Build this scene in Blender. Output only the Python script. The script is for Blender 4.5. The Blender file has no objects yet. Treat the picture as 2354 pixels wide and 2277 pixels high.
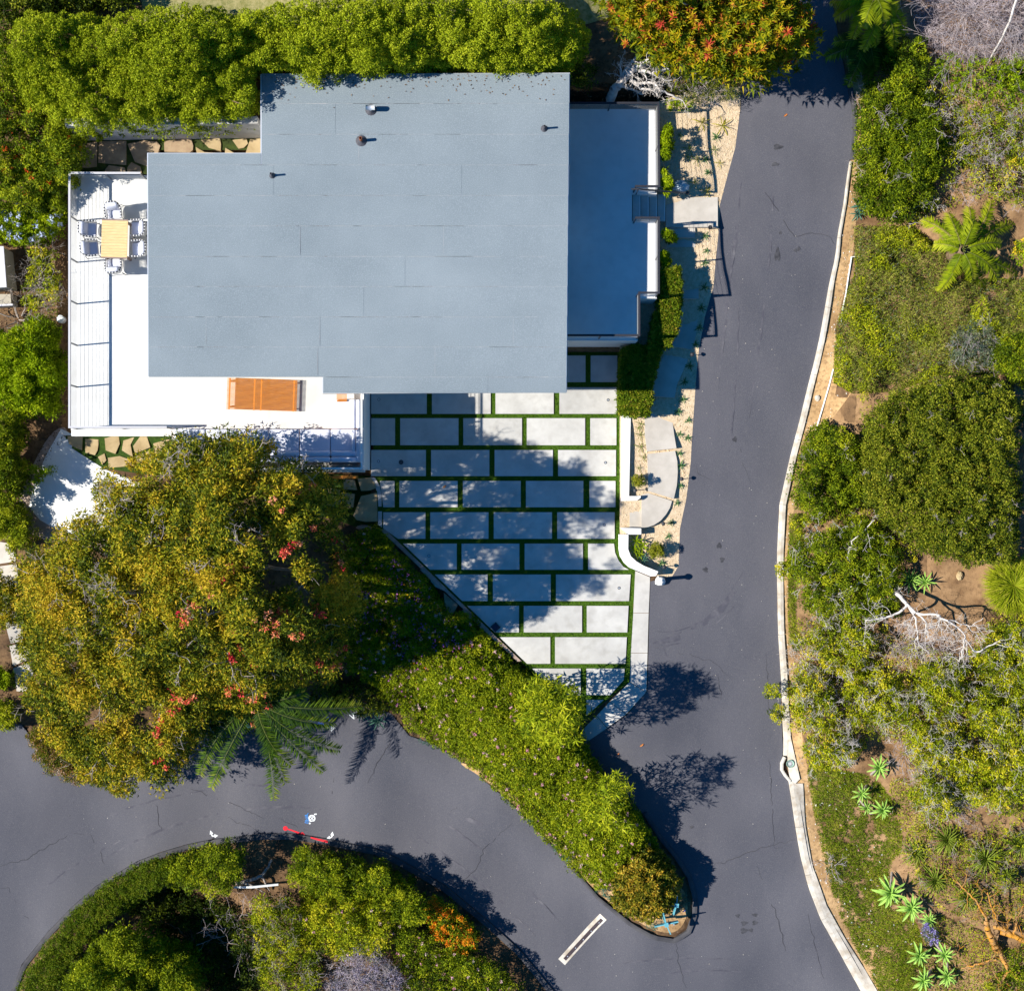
import bpy, math, random
import numpy as np
from mathutils import Vector, Matrix, Euler
from mathutils.geometry import delaunay_2d_cdt
rng = np.random.default_rng(7); random.seed(7)
SC = bpy.context.scene; COL = SC.collection
R = math.radians

# ------------------------------------------------------------------ camera, sky, sun, exposure
FPX, HC, NX, NY, PW, PH = 3500.0, 56.0, 1130.0, 1170.0, 2354.0, 2277.0
cd = bpy.data.cameras.new('camera'); cam = bpy.data.objects.new('camera', cd); COL.objects.link(cam)
cam.location = (0, 0, HC); cam.rotation_euler = (0, 0, 0)
cd.sensor_fit = 'HORIZONTAL'; cd.sensor_width = 36.0; cd.lens = FPX/PW*36.0
cd.shift_x = (PW/2-NX)/PW; cd.shift_y = (NY-PH/2)/PW
cd.clip_start = 1.0; cd.clip_end = 600.0
SC.camera = cam
SUN_EL, SUN_AZ = 40.0, 265.0          # compass azimuth, +Y is up in the picture
w = bpy.data.worlds.new('World'); SC.world = w; w.use_nodes = True
nt = w.node_tree; bg = nt.nodes['Background']
sky = nt.nodes.new('ShaderNodeTexSky'); sky.sky_type = 'NISHITA'; sky.sun_disc = False
sky.sun_elevation = R(SUN_EL); sky.sun_rotation = R(SUN_AZ)
sky.air_density = 1.5; sky.dust_density = 0.0; sky.ozone_density = 10.0
hs = nt.nodes.new('ShaderNodeHueSaturation'); hs.inputs['Saturation'].default_value = 1.22; nt.links.new(sky.outputs[0], hs.inputs['Color']); nt.links.new(hs.outputs[0], bg.inputs[0]); bg.inputs[1].default_value = 0.066
sl = bpy.data.lights.new('sun', 'SUN'); sl.energy = 5.0; sl.angle = R(0.5); sl.color = (1.0, 0.94, 0.83)
sun = bpy.data.objects.new('sun', sl); COL.objects.link(sun); sun.location = (-20, -2, 30)
_a = R(SUN_AZ); _t = Vector((-math.sin(_a)*math.cos(R(SUN_EL)), -math.cos(_a)*math.cos(R(SUN_EL)), -math.sin(R(SUN_EL))))
sun.rotation_euler = _t.to_track_quat('-Z', 'Y').to_euler()
SC.view_settings.view_transform = 'Standard'; SC.view_settings.look = 'None'
SC.view_settings.exposure = 0.76; SC.view_settings.gamma = 1.0; SC.view_settings.use_curve_mapping = False
SC.cycles.max_bounces = 6; SC.cycles.transparent_max_bounces = 6

# ------------------------------------------------------------------ survey: picture point + height -> place
def Wn(px, py, z):
    s = (HC-z)/FPX
    return (px-NX)*s, (NY-py)*s
def W(px, py, z): x, y = Wn(px, py, z); return Vector((x, y, z))

CTRL = np.array([
 (1830,120,2.35),(1830,200,2.2),(1800,330,2.0),(1750,455,1.75),(1750,525,1.58),(1720,700,1.2),(1690,900,.82),(1670,1100,.42),(1650,1330,.06),(1620,1500,-.15),
 (1640,1700,-.5),(1680,1900,-.9),(1700,2100,-1.3),(1780,2277,-1.6),(1560,2180,-1.4),(1340,2150,-1.65),(1150,2000,-1.9),(950,1850,-2.2),(700,1850,-2.5),
 (450,1850,-2.8),(200,1900,-3.1),(50,2150,-3.4),(0,1750,-3.0),(1610,900,.82),(1595,1200,.25),(1540,1330,.03),(1480,1450,-.03),(1440,1640,-.1),
 (1900,480,1.75),(1890,700,1.25),(1850,900,.85),(1790,1100,.45),(1770,1330,.1),(1780,1500,-.12),(1790,1700,-.5),
 (1600,300,1.95),(1550,400,1.85),(1590,600,1.35),(1560,900,.76),(1500,1250,.15),(1470,1050,.45),(1640,460,1.72),(1640,540,1.5),(1620,750,1.05),(1575,1080,.42),
 (1960,500,1.9),(2150,300,3.0),(2354,300,3.8),(2000,900,1.6),(2200,900,2.6),(2354,900,3.4),(1900,1300,.7),(2200,1300,1.8),(2354,1300,2.4),(1960,200,2.35),(2100,50,3.0),(2354,50,3.8),
 (1900,1700,.0),(2200,1700,.9),(2354,1700,1.5),(1930,2000,-.8),(2200,2000,.2),(2354,2200,.3),(2100,2277,-.6),(1840,1300,.25),(1860,1950,-.95),(1950,2200,-1.3),
 (900,1260,-.15),(1050,1480,-.3),(1250,1690,-.4),(1000,1700,-1.9),(1250,1900,-1.6),(1400,1850,-.8),(1480,2000,-1.05),(850,1500,-1.0),(820,1620,-2.1),(1500,2100,-1.25),(1570,2080,-1.25),
 (650,1250,-.15),(450,1250,-.3),(250,1300,-.6),(300,1550,-1.8),(500,1620,-2.3),(150,1700,-2.8),(100,1500,-1.8),(30,1400,-1.3),(60,1280,-.7),(40,1600,-2.4),(230,1790,-2.95),
 (150,1050,0.0),(100,900,.4),(100,700,.8),(50,600,1.0),(60,400,1.9),(100,300,2.5),(300,360,2.35),(450,360,2.35),(130,560,1.2),(200,1150,-.1),
 (100,100,4.0),(400,120,4.4),(800,60,4.4),(1200,40,4.2),(1400,120,2.6),(1480,180,2.1),(1600,100,2.4),(1500,225,2.0),(600,-200,4.6),(1100,-300,4.4),(-200,200,4.0),
 (300,2150,-3.0),(430,2100,-3.7),(500,2150,-3.5),(600,2150,-2.5),(900,2150,-2.0),(1100,2240,-1.8),(600,1990,-2.45),(900,2010,-2.1),(400,1980,-2.75),(150,2180,-3.1),(1700,2500,-2.0),(600,2600,-3.0),(2700,1200,4.5)], float)  # the dip in the lower bed is dug to deepen its shade
_cx, _cy = Wn(CTRL[:,0], CTRL[:,1], CTRL[:,2]); _cz = CTRL[:,2]
def H(x, y):
    x = np.atleast_1d(np.asarray(x, float)); y = np.atleast_1d(np.asarray(y, float)); out = np.empty(len(x))
    for i in range(0, len(x), 20000):
        d2 = (x[i:i+20000,None]-_cx)**2+(y[i:i+20000,None]-_cy)**2+.25
        k = 1.0/d2**1.7; out[i:i+20000] = (k*_cz).sum(1)/k.sum(1)
    return out
def ground(px, py, dz=0.0):            # arrays: picture points lying dz above the terrain -> xyz
    px = np.atleast_1d(np.asarray(px, float)); py = np.atleast_1d(np.asarray(py, float)); z = np.zeros(len(px))
    for _ in range(6):
        x, y = Wn(px, py, z); z = H(x, y)+dz
    x, y = Wn(px, py, z); return np.stack([x, y, z], 1)
def G1(px, py, dz=0.0): return Vector(ground([px], [py], dz)[0])

def inside(P, poly):
    poly = np.asarray(poly, float); x, y = P[:,0], P[:,1]; c = np.zeros(len(P), bool)
    a = poly; b = np.roll(poly, -1, 0)
    for (x0, y0), (x1, y1) in zip(a, b):
        if y0 == y1: continue
        c ^= ((y0 > y) != (y1 > y)) & (x < (x1-x0)*(y-y0)/(y1-y0)+x0)
    return c
def edge_dist(P, poly):
    poly = np.asarray(poly, float); b = np.roll(poly, -1, 0); d = np.full(len(P), 1e9)
    for p0, p1 in zip(poly, b):
        v = p1-p0; l2 = max((v*v).sum(), 1e-9)
        t = np.clip(((P-p0)@v)/l2, 0, 1); q = P-(p0+t[:,None]*v); d = np.minimum(d, np.hypot(q[:,0], q[:,1]))
    return d
def smooth_poly(pts, k=2, closed=True):
    p = np.asarray(pts, float)
    for _ in range(k):
        q = np.roll(p, -1, 0) if closed else p[1:]
        a = p if closed else p[:-1]
        n = np.empty((2*len(a), 2)); n[0::2] = a*.75+q*.25; n[1::2] = a*.25+q*.75
        if not closed: n = np.vstack([p[:1], n, p[-1:]])
        p = n
    return p
def densify(pts, step):
    p = np.asarray(pts, float); out = []
    for a, b in zip(p, np.roll(p, -1, 0)):
        n = max(1, int(round(np.hypot(*(b-a))/step))); out += [a+(b-a)*i/n for i in range(n)]
    return np.array(out)
def resample(pts, step, closed=False):
    p = np.asarray(pts, float)
    if closed: p = np.vstack([p, p[:1]])
    s = np.r_[0, np.cumsum(np.hypot(*np.diff(p, axis=0).T))]; n = max(2, int(round(s[-1]/step))+1)
    t = np.linspace(0, s[-1], n); o = np.stack([np.interp(t, s, p[:,i]) for i in range(p.shape[1])], 1)
    return o[:-1] if closed else o

# ------------------------------------------------------------------ materials
def _nodes(name):
    m = bpy.data.materials.new(name); m.use_nodes = True; n = m.node_tree
    return m, n, n.nodes['Principled BSDF']
def pmat(name, c1, c2=None, scale=3.0, rough=.8, bump=0.0, bscale=None, c3=None, scale3=40.0, amt3=.5, metal=0.0, lo=.35, hi=.65, stretch=None, spec=.3):
    m, n, b = _nodes(name); b.inputs['Roughness'].default_value = rough; b.inputs['Metallic'].default_value = metal
    b.inputs['Specular IOR Level'].default_value = spec
    c4 = lambda c: (c[0], c[1], c[2], 1)
    b.inputs['Base Color'].default_value = c4(c1)
    if c2 is None and not bump: return m
    g = n.nodes.new('ShaderNodeNewGeometry'); vec = g.outputs['Position']
    if stretch:
        mp = n.nodes.new('ShaderNodeMapping'); mp.inputs['Scale'].default_value = stretch[:3]
        if len(stretch) > 3: mp.inputs['Rotation'].default_value = (0, 0, stretch[3])
        n.links.new(vec, mp.inputs[0]); vec2 = mp.outputs[0]
    else: vec2 = vec
    if c2 is not None:
        t = n.nodes.new('ShaderNodeTexNoise'); t.inputs['Scale'].default_value = scale; t.inputs['Detail'].default_value = 7; t.inputs['Roughness'].default_value = .62
        n.links.new(vec2, t.inputs[0]); r = n.nodes.new('ShaderNodeValToRGB')
        r.color_ramp.elements[0].position = lo; r.color_ramp.elements[1].position = hi
        r.color_ramp.elements[0].color = c4(c1); r.color_ramp.elements[1].color = c4(c2)
        n.links.new(t.outputs[0], r.inputs[0]); out = r.outputs[0]
        if c3 is not None:
            t3 = n.nodes.new('ShaderNodeTexNoise'); t3.inputs['Scale'].default_value = scale3; t3.inputs['Detail'].default_value = 3
            n.links.new(vec, t3.inputs[0]); mr = n.nodes.new('ShaderNodeMapRange')
            mr.inputs[1].default_value = .48; mr.inputs[2].default_value = .72; mr.inputs[4].default_value = amt3
            n.links.new(t3.outputs[0], mr.inputs[0]); mx = n.nodes.new('ShaderNodeMix'); mx.data_type = 'RGBA'
            n.links.new(mr.outputs[0], mx.inputs[0]); n.links.new(out, mx.inputs[6]); mx.inputs[7].default_value = c4(c3); out = mx.outputs[2]
        n.links.new(out, b.inputs['Base Color'])
    if bump:
        tb = n.nodes.new('ShaderNodeTexNoise'); tb.inputs['Scale'].default_value = bscale or scale*4; tb.inputs['Detail'].default_value = 5
        n.links.new(vec, tb.inputs[0]); bp = n.nodes.new('ShaderNodeBump'); bp.inputs['Strength'].default_value = bump; bp.inputs['Distance'].default_value = .02
        n.links.new(tb.outputs[0], bp.inputs['Height']); n.links.new(bp.outputs[0], b.inputs['Normal'])
    return m
def leafmat(name, cols, trans=.18, rough=.5, spec=.35):
    spec = .10; rough = .6
    m, n, b = _nodes(name); b.inputs['Roughness'].default_value = rough; b.inputs['Specular IOR Level'].default_value = spec
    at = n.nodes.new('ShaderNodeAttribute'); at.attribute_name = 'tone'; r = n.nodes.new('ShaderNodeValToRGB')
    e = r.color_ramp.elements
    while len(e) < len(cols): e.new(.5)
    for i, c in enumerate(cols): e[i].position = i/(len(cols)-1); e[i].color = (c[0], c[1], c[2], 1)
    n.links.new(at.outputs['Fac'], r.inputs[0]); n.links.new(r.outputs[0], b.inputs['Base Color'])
    if trans:
        tr = n.nodes.new('ShaderNodeBsdfTranslucent'); mx = n.nodes.new('ShaderNodeMixShader'); mx.inputs[0].default_value = trans
        n.links.new(r.outputs[0], tr.inputs[0]); n.links.new(b.outputs[0], mx.inputs[1]); n.links.new(tr.outputs[0], mx.inputs[2])
        n.links.new(mx.outputs[0], n.nodes['Material Output'].inputs[0])
    return m

# ------------------------------------------------------------------ objects
def tag(o, label=None, cat=None, group=None, kind=None):
    if label: o['label'] = label
    if cat: o['category'] = cat
    if group: o['group'] = group
    if kind: o['kind'] = kind
    return o
def origin(p):
    v = Vector((0, 0, 0))
    while p is not None: v += p.location; p = p.parent
    return v
def link(name, me, parent=None):
    o = bpy.data.objects.new(name, me); COL.objects.link(o); o.parent = parent; return o
def thing(name, label, cat, loc=(0, 0, 0), group=None, kind=None, rz=0.0):
    o = bpy.data.objects.new(name, None); COL.objects.link(o); o.location = loc; o.rotation_euler = (0, 0, rz); o.empty_display_size = .2
    return tag(o, label, cat, group, kind)
def copy_tree(o, parent=None):
    c = o.copy(); COL.objects.link(c); c.parent = parent
    for ch in list(o.children): copy_tree(ch, c)
    return c
class MB:
    def __init__(s): s.v = []; s.f = []; s.m = []
    def add(s, vs, fs, mi=0):
        k = len(s.v); s.v += [tuple(p) for p in vs]; s.f += [tuple(i+k for i in f) for f in fs]; s.m += [mi]*len(fs); return s
    def prism(s, poly, z0, z1, mi=0):
        p = [(q[0], q[1]) for q in poly]; n = len(p)
        if sum(p[i][0]*p[(i+1)%n][1]-p[(i+1)%n][0]*p[i][1] for i in range(n)) < 0: p = p[::-1]
        z1s = z1 if hasattr(z1, '__len__') else [z1]*n
        vs = [(x, y, z0) for x, y in p]+[(x, y, z) for (x, y), z in zip(p, z1s)]
        fs = [tuple(range(n-1, -1, -1)), tuple(range(n, 2*n))]+[(i, (i+1)%n, n+(i+1)%n, n+i) for i in range(n)]
        return s.add(vs, fs, mi)
    def box(s, cx, cy, cz, sx, sy, sz, rz=0.0, mi=0):      # cz is the bottom
        c, d = math.cos(rz), math.sin(rz)
        q = [(cx+c*x-d*y, cy+d*x+c*y) for x, y in ((-sx/2,-sy/2),(sx/2,-sy/2),(sx/2,sy/2),(-sx/2,sy/2))]
        return s.prism(q, cz, cz+sz, mi)
    def rbox(s, cx, cy, cz, sx, sy, sz, r=.04, rz=0.0, mi=0, puff=0.0):   # soft cushion
        c, d = math.cos(rz), math.sin(rz); rings = []
        for k, (ins, z) in enumerate(((r, 0), (r*.3, r*.3), (0, r), (0, sz-r), (r*.3, sz-r*.3), (r, sz))):
            ring = []; hx, hy = sx/2-ins, sy/2-ins
            for ax, ay in ((-1,-1),(1,-1),(1,1),(-1,1)):
                for t in (0, 1, 2):
                    a = math.atan2(ay, ax)+(-R(45)+R(45)*t); rr = min(r, hx, hy)
                    ring.append((ax*(hx-rr)+rr*math.cos(a), ay*(hy-rr)+rr*math.sin(a), z))
            rings.append(ring)
        vs = [(cx+c*x-d*y, cy+d*x+c*y, cz+z) for ring in rings for x, y, z in ring]; n = 12
        fs = [(k*n+i, k*n+(i+1)%n, (k+1)*n+(i+1)%n, (k+1)*n+i) for k in range(5) for i in range(n)]
        vs.append((cx, cy, cz+sz+puff)); t = len(vs)-1
        fs += [(5*n+i, 5*n+(i+1)%n, t) for i in range(n)]; fs.append(tuple(range(n-1, -1, -1)))
        return s.add(vs, fs, mi)
    def cyl(s, cx, cy, z0, z1, r0, r1=None, n=12, mi=0, cap=True):
        r1 = r0 if r1 is None else r1; vs = []
        for z, r in ((z0, r0), (z1, r1)): vs += [(cx+r*math.cos(2*math.pi*i/n), cy+r*math.sin(2*math.pi*i/n), z) for i in range(n)]
        fs = [(i, (i+1)%n, n+(i+1)%n, n+i) for i in range(n)]
        if cap: fs += [tuple(range(n-1, -1, -1)), tuple(range(n, 2*n))]
        return s.add(vs, fs, mi)
    def lathe(s, cx, cy, prof, n=16, mi=0):
        vs = [(cx+r*math.cos(2*math.pi*i/n), cy+r*math.sin(2*math.pi*i/n), z) for r, z in prof for i in range(n)]
        fs = [(k*n+i, k*n+(i+1)%n, (k+1)*n+(i+1)%n, (k+1)*n+i) for k in range(len(prof)-1) for i in range(n)]
        return s.add(vs, fs, mi)
    def tube(s, pts, r, n=6, mi=0):
        pts = [Vector(p) for p in pts]; rs = r if hasattr(r, '__len__') else [r]*len(pts); vs = []
        for i, p in enumerate(pts):
            d = (pts[min(i+1, len(pts)-1)]-pts[max(i-1, 0)]).normalized()
            a = d.cross(Vector((0, 0, 1)));  a = a if a.length > 1e-3 else d.cross(Vector((0, 1, 0))); a.normalize(); b = d.cross(a)
            vs += [tuple(p+(a*math.cos(2*math.pi*k/n)+b*math.sin(2*math.pi*k/n))*rs[i]) for k in range(n)]
        fs = [(i*n+k, i*n+(k+1)%n, (i+1)*n+(k+1)%n, (i+1)*n+k) for i in range(len(pts)-1) for k in range(n)]
        fs += [tuple(range(n)), tuple(range(len(vs)-1, len(vs)-n-1, -1))]
        return s.add(vs, fs, mi)
    def build(s, name, mats, parent=None, smooth=False):
        o = origin(parent); me = bpy.data.meshes.new(name)
        me.from_pydata([(x-o.x, y-o.y, z-o.z) for x, y, z in s.v], [], s.f)
        for m in (mats if isinstance(mats, (list, tuple)) else [mats]): me.materials.append(m)
        if any(s.m): me.polygons.foreach_set('material_index', s.m)
        if smooth: me.polygons.foreach_set('use_smooth', [True]*len(s.f))
        me.update(); return link(name, me, parent)
def wp(poly, z): return [Wn(x, y, z) for x, y in poly]
def slab(name, poly, z0, z1, m, parent=None, tilt=None):
    return MB().prism(wp(poly, z1), z0, z1 if tilt is None else [z1+t for t in tilt]).build(name, m, parent)
def drape(name, poly, m, dz, step=.45, parent=None, skirt=.15, flat=None):
    q = ground(*np.asarray(poly, float).T, dz)[:,:2] if flat is None else np.array(wp(poly, flat))
    b = densify(q, step); lo, hi = b.min(0), b.max(0)
    gx, gy = np.meshgrid(np.arange(lo[0]+step/2, hi[0], step), np.arange(lo[1]+step/2, hi[1], step)); gp = np.stack([gx.ravel(), gy.ravel()], 1)
    gp = gp[inside(gp, b)]; gp = gp[edge_dist(gp, b) > step*.4]
    vin = [Vector(p) for p in np.vstack([b, gp])]; n = len(b)
    vo, eo, fo, *_ = delaunay_2d_cdt(vin, [(i, (i+1)%n) for i in range(n)], [], 1, 1e-6)
    v = np.array([(p.x, p.y) for p in vo]); z = H(v[:,0], v[:,1])+dz if flat is None else np.full(len(v), flat+dz)
    vs = np.column_stack([v, z]); fs = [tuple(f) for f in fo]; fs = [f if _ccw(v, f) else f[::-1] for f in fs]
    mb = MB().add(vs, fs)
    if skirt:
        zb = H(b[:,0], b[:,1])+dz if flat is None else np.full(n, flat+dz)
        sv = [(x, y, zz) for (x, y), zz in zip(b, zb)]+[(x, y, zz-skirt) for (x, y), zz in zip(b, zb)]
        mb.add(sv, [(i, (i+1)%n, n+(i+1)%n, n+i) for i in range(n)])
    return mb.build(name, m, parent, True)
def _ccw(v, f):
    a, b, c = v[f[0]], v[f[1]], v[f[2]]; return (b[0]-a[0])*(c[1]-a[1])-(b[1]-a[1])*(c[0]-a[0]) > 0
def ribbon(mb, pts, w, dz, mi=0, step=.25, z=None):      # flat strip lying on the ground along picture points, w metres wide
    q = ground(*np.asarray(pts, float).T, dz)[:,:2]; q = resample(q, step)
    t = np.gradient(q, axis=0); t /= np.maximum(np.hypot(t[:,0], t[:,1]), 1e-9)[:,None]; nn = np.stack([-t[:,1], t[:,0]], 1)
    ww = (np.asarray(w) if hasattr(w, '__len__') else np.full(2, w)); ww = np.interp(np.linspace(0, 1, len(q)), np.linspace(0, 1, len(ww)), ww)[:,None]/2
    l, r = q+nn*ww, q-nn*ww; n = len(q)
    v = np.vstack([np.column_stack([l, H(l[:,0], l[:,1])+dz]), np.column_stack([r, H(r[:,0], r[:,1])+dz])])
    mb.add(v, [(i, n+i, n+i+1, i+1) for i in range(n-1)], mi); return mb
# ------------------------------------------------------------------ surfaces
M = {}
M['asphalt'] = pmat('asphalt', (.056,.059,.078), (.096,.095,.114), .42, .88, .45, 60, (.165,.16,.165), 48, .6, lo=.25, hi=.75, stretch=(1,.4,1))
M['berm'] = pmat('berm_asphalt', (.05,.05,.058), (.085,.083,.09), 2.0, .85, .3, 50)
M['crack'] = pmat('crack', (.040,.040,.048), rough=.9)
M['stain'] = pmat('oil_stain', (.03,.03,.036), (.07,.07,.08), 6, .6)
M['dirt'] = pmat('dirt', (.30,.18,.08), (.52,.34,.17), 1.2, .95, .6, 22, (.11,.06,.03), 9, .6)
M['soil'] = pmat('soil', (.075,.042,.022), (.2,.12,.06), 1.0, .95, .7, 18, (.04,.024,.014), 7, .7)
M['hill'] = pmat('hillside_dirt', (.15,.083,.038), (.33,.205,.105), 1.1, .95, .7, 18, (.09,.05,.026), 6, .6)
M['gravel'] = pmat('gravel', (.50,.38,.25), (.66,.53,.37), 9, .9, .8, 60, (.36,.25,.14), 30, .5)
M['pebble'] = pmat('pebble', (.40,.29,.17), (.70,.57,.40), 12, .9)
M['white'] = pmat('white_plaster', (.74,.74,.73), (.80,.80,.79), .7, .8, .05, 30)
M['deck'] = pmat('deck_coating', (.58,.58,.565), (.68,.68,.665), .6, .7, .04, 40, (.47,.46,.43), 2.2, .3)
M['terrace'] = pmat('terrace_coating', (.60,.60,.60), (.70,.70,.69), .45, .7, .05, 40, (.5,.5,.49), 3, .25)
M['concrete'] = pmat('concrete', (.43,.415,.395), (.53,.515,.49), 1.1, .85, .1, 50, (.36,.345,.325), 4, .35)
M['paver'] = pmat('paver_concrete', (.43,.425,.41), (.55,.545,.525), .8, .8, .08, 60, (.38,.37,.36), 3.2, .4)
M['path'] = pmat('path_concrete', (.42,.385,.34), (.54,.50,.45), .9, .85, .1, 50, (.36,.33,.29), 3.5, .35)
M['kerb'] = pmat('kerb_concrete', (.47,.42,.35), (.68,.64,.57), 1.6, .85, .2, 40, (.36,.28,.19), 4, .65)
M['gutter'] = pmat('stained_gutter', (.30,.27,.235), (.56,.52,.46), 1.6, .9, .2, 40, (.24,.19,.13), 4, .6)
M['turf'] = pmat('turf_backing', (.03,.075,.004), (.065,.13,.006), 25, .95)
ROOFM = [pmat('roof_membrane', (.165*k,.205*k,.235*k), (.235*k,.28*k,.315*k), .22, .9, .3, 90, (.34*k,.39*k,.43*k), 34, .6, lo=.3, hi=.75) for k in (.955, .96, .965)]; M['roof'] = ROOFM[1]
M['drip'] = pmat('drip_edge', (.62,.65,.70), rough=.4, metal=.4)
M['steel'] = pmat('brushed_steel', (.55,.55,.56), rough=.35, metal=.6)
M['railpaint'] = pmat('pale_rail_paint', (.50,.50,.53), rough=.45)
M['darkmetal'] = pmat('dark_metal', (.035,.036,.042), rough=.4, spec=.5)
M['greymetal'] = pmat('grey_rail', (.07,.075,.09), rough=.4, spec=.5)
M['railgrey'] = pmat('dark_rail_paint', (.028,.03,.04), rough=.6, spec=.2)
M['glass'] = pmat('window_glass', (.03,.04,.05), rough=.08, spec=.8)
M['rust'] = pmat('rusty_pipe', (.30,.11,.05), (.18,.06,.03), 14, .6, metal=.3)
M['boot'] = pmat('flashing_boot', (.045,.045,.055), (.10,.10,.12), 12, .7)
M['silver'] = pmat('galvanised', (.60,.64,.70), rough=.3, metal=.5)
M['teak'] = pmat('orange_teak', (.52,.17,.022), (.68,.26,.04), 5, .55, stretch=(1,8,1))
M['pine'] = pmat('pale_slat', (.60,.42,.19), (.72,.54,.28), 4, .6, stretch=(1,10,1))
M['driftwood'] = pmat('grey_brown_board', (.20,.14,.12), (.28,.21,.18), 5, .7)
M['cushion'] = pmat('pale_cushion', (.60,.62,.72), (.66,.68,.77), 2, .9, .1, 60)
M['rope'] = pmat('white_rope', (.74,.74,.74), rough=.85)
M['ropedark'] = pmat('dark_rope', (.05,.055,.07), rough=.8)
M['flag1'] = pmat('tan_flagstone', (.34,.25,.13), (.48,.37,.21), 2.5, .85, .2, 25, (.25,.18,.1), 5, .5)
M['flag2'] = pmat('grey_flagstone', (.27,.185,.115), (.40,.29,.185), 2.5, .85, .2, 25, (.45,.36,.22), 9, .4)
M['wallgrey'] = pmat('grey_render', (.38,.38,.38), (.50,.49,.48), .8, .85, .15, 30, (.3,.29,.28), 2, .4)
M['teal'] = pmat('teal_paint', (.10,.34,.42), (.14,.42,.50), 6, .5)
M['paintwhite'] = pmat('white_marking_paint', (.72,.76,.80), rough=.7)
M['paintblue'] = pmat('blue_marking_paint', (.03,.20,.62), (.06,.30,.75), 20, .7)
M['paintdeep'] = pmat('deep_blue_marking_paint', (.02,.08,.55), rough=.7)
M['paintred'] = pmat('red_marking_paint', (.68,.015,.03), rough=.7)
M['pinkstone'] = pmat('pinkish_concrete', (.30,.22,.18), (.42,.33,.28), 2, .9, .3, 30, (.22,.15,.11), 7, .6)
M['bark'] = pmat('grey_bark', (.24,.20,.17), (.40,.35,.31), 6, .9, .5, 20, stretch=(1,1,5))
M['palebark'] = pmat('pale_bark', (.46,.42,.39), (.60,.56,.53), 6, .85, .3, 20)
M['twig'] = pmat('grey_twig', (.28,.24,.24), (.46,.40,.41), 4, .9)
M['brownbark'] = pmat('brown_bark', (.12,.075,.045), (.22,.15,.095), 6, .9, .4, 20)
M['lichen'] = pmat('orange_lichen_bark', (.50,.22,.02), (.34,.20,.09), 3, .9, .4, 14, lo=.42, hi=.6)
M['blue_rock'] = pmat('blue_grey_rock', (.34,.44,.50), (.62,.68,.70), 5, .8, .3, 12)
M['boxlid'] = pmat('pale_lid', (.55,.54,.57), (.62,.61,.64), 2, .7)
M['boxside'] = pmat('beige_side', (.36,.32,.25), (.44,.40,.32), 2, .8)

# ------------------------------------------------------------------ ground
ROADP = [(1690,-260),(1698,-40),(1702,120),(1704,240),(1690,340),(1668,420),(1655,470),(1652,530),(1645,600),(1640,660),(1620,730),(1607,800),(1598,900),(1594,960),(1588,1060),
 (1577,1150),(1563,1215),(1560,1300),(1545,1325),(1520,1330),(1495,1336),(1492,1440),(1488,1588),(1442,1642),(1345,1706),
 (1362,1745),(1400,1782),(1440,1822),(1478,1870),(1516,1930),(1548,1968),(1580,2018),(1592,2063),(1590,2104),(1577,2139),(1548,2155),(1504,2148),(1453,2120),(1421,2095),
 (1377,2060),(1326,2000),(1279,1952),(1216,1883),(1163,1835),(1075,1759),(1000,1712),(940,1690),(900,1640),(800,1600),(640,1590),(450,1650),(300,1700),(260,1790),(150,1775),(100,1745),(68,1690),(50,1665),
 (0,1658),(-420,1680),(-420,2640),(-60,2640),(5,2330),(50,2215),(110,2140),(171,2078),(221,2035),(316,1978),(370,1957),(427,1940),(490,1927),(600,1916),(673,1915),(758,1927),(869,1949),(916,1971),
 (1027,2035),(1122,2114),(1198,2183),(1310,2320),(1420,2640),(2260,2640),(2020,2345),(1978,2277),(1930,2190),(1885,2110),(1858,2040),(1840,1970),(1822,1860),(1812,1795),(1796,1762),(1800,1720),
 (1795,1560),(1787,1400),(1786,1270),(1791,1160),(1810,1080),(1835,980),(1870,840),(1900,690),(1919,600),(1926,540),(1940,465),(1953,370),(1961,300),(1957,230),(1945,180),(1930,100),(1905,-40),(1860,-260)]
HOUSEP = [(160,400),(340,400),(340,345),(600,345),(600,165),(1300,165),(1300,248),(1508,248),(1508,690),(1466,690),(1466,780),(1300,780),(1300,900),(850,900),(850,1093),(480,1093),(395,1010),(160,1000)]
COURTP = [(850,870),(1200,795),(1430,795),(1430,950),(1428,1225),(1440,1290),(1462,1312),(1446,1566),(1345,1650),(1195,1520),(868,1205)]
PATIOP = [(150,300),(610,300),(610,345),(340,345),(340,400),(160,400)]
GRAVP = [(1508,235),(1600,205),(1702,200),(1702,250),(1690,340),(1668,420),(1655,470),(1652,530),(1645,600),(1640,660),(1620,730),(1607,800),(1598,900),(1594,960),(1588,1060),(1577,1150),(1563,1215),(1560,1300),
 (1545,1325),(1515,1328),(1490,1300),(1450,1290),(1425,1225),(1425,950),(1425,795),(1464,790),(1466,690),(1508,690)]
def wpoly(poly, z=None):
    return ground(*np.asarray(poly, float).T)[:,:2] if z is None else np.array(wp(poly, z))
FLAT = [(wpoly(HOUSEP, 0.0), 'abs', -.35), (wpoly(COURTP, 0.0), 'abs', -.14), (wpoly(PATIOP, 2.35), 'abs', 2.30), (wpoly(ROADP), 'rel', -.09), (wpoly(GRAVP), 'rel', -.06)]
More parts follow.
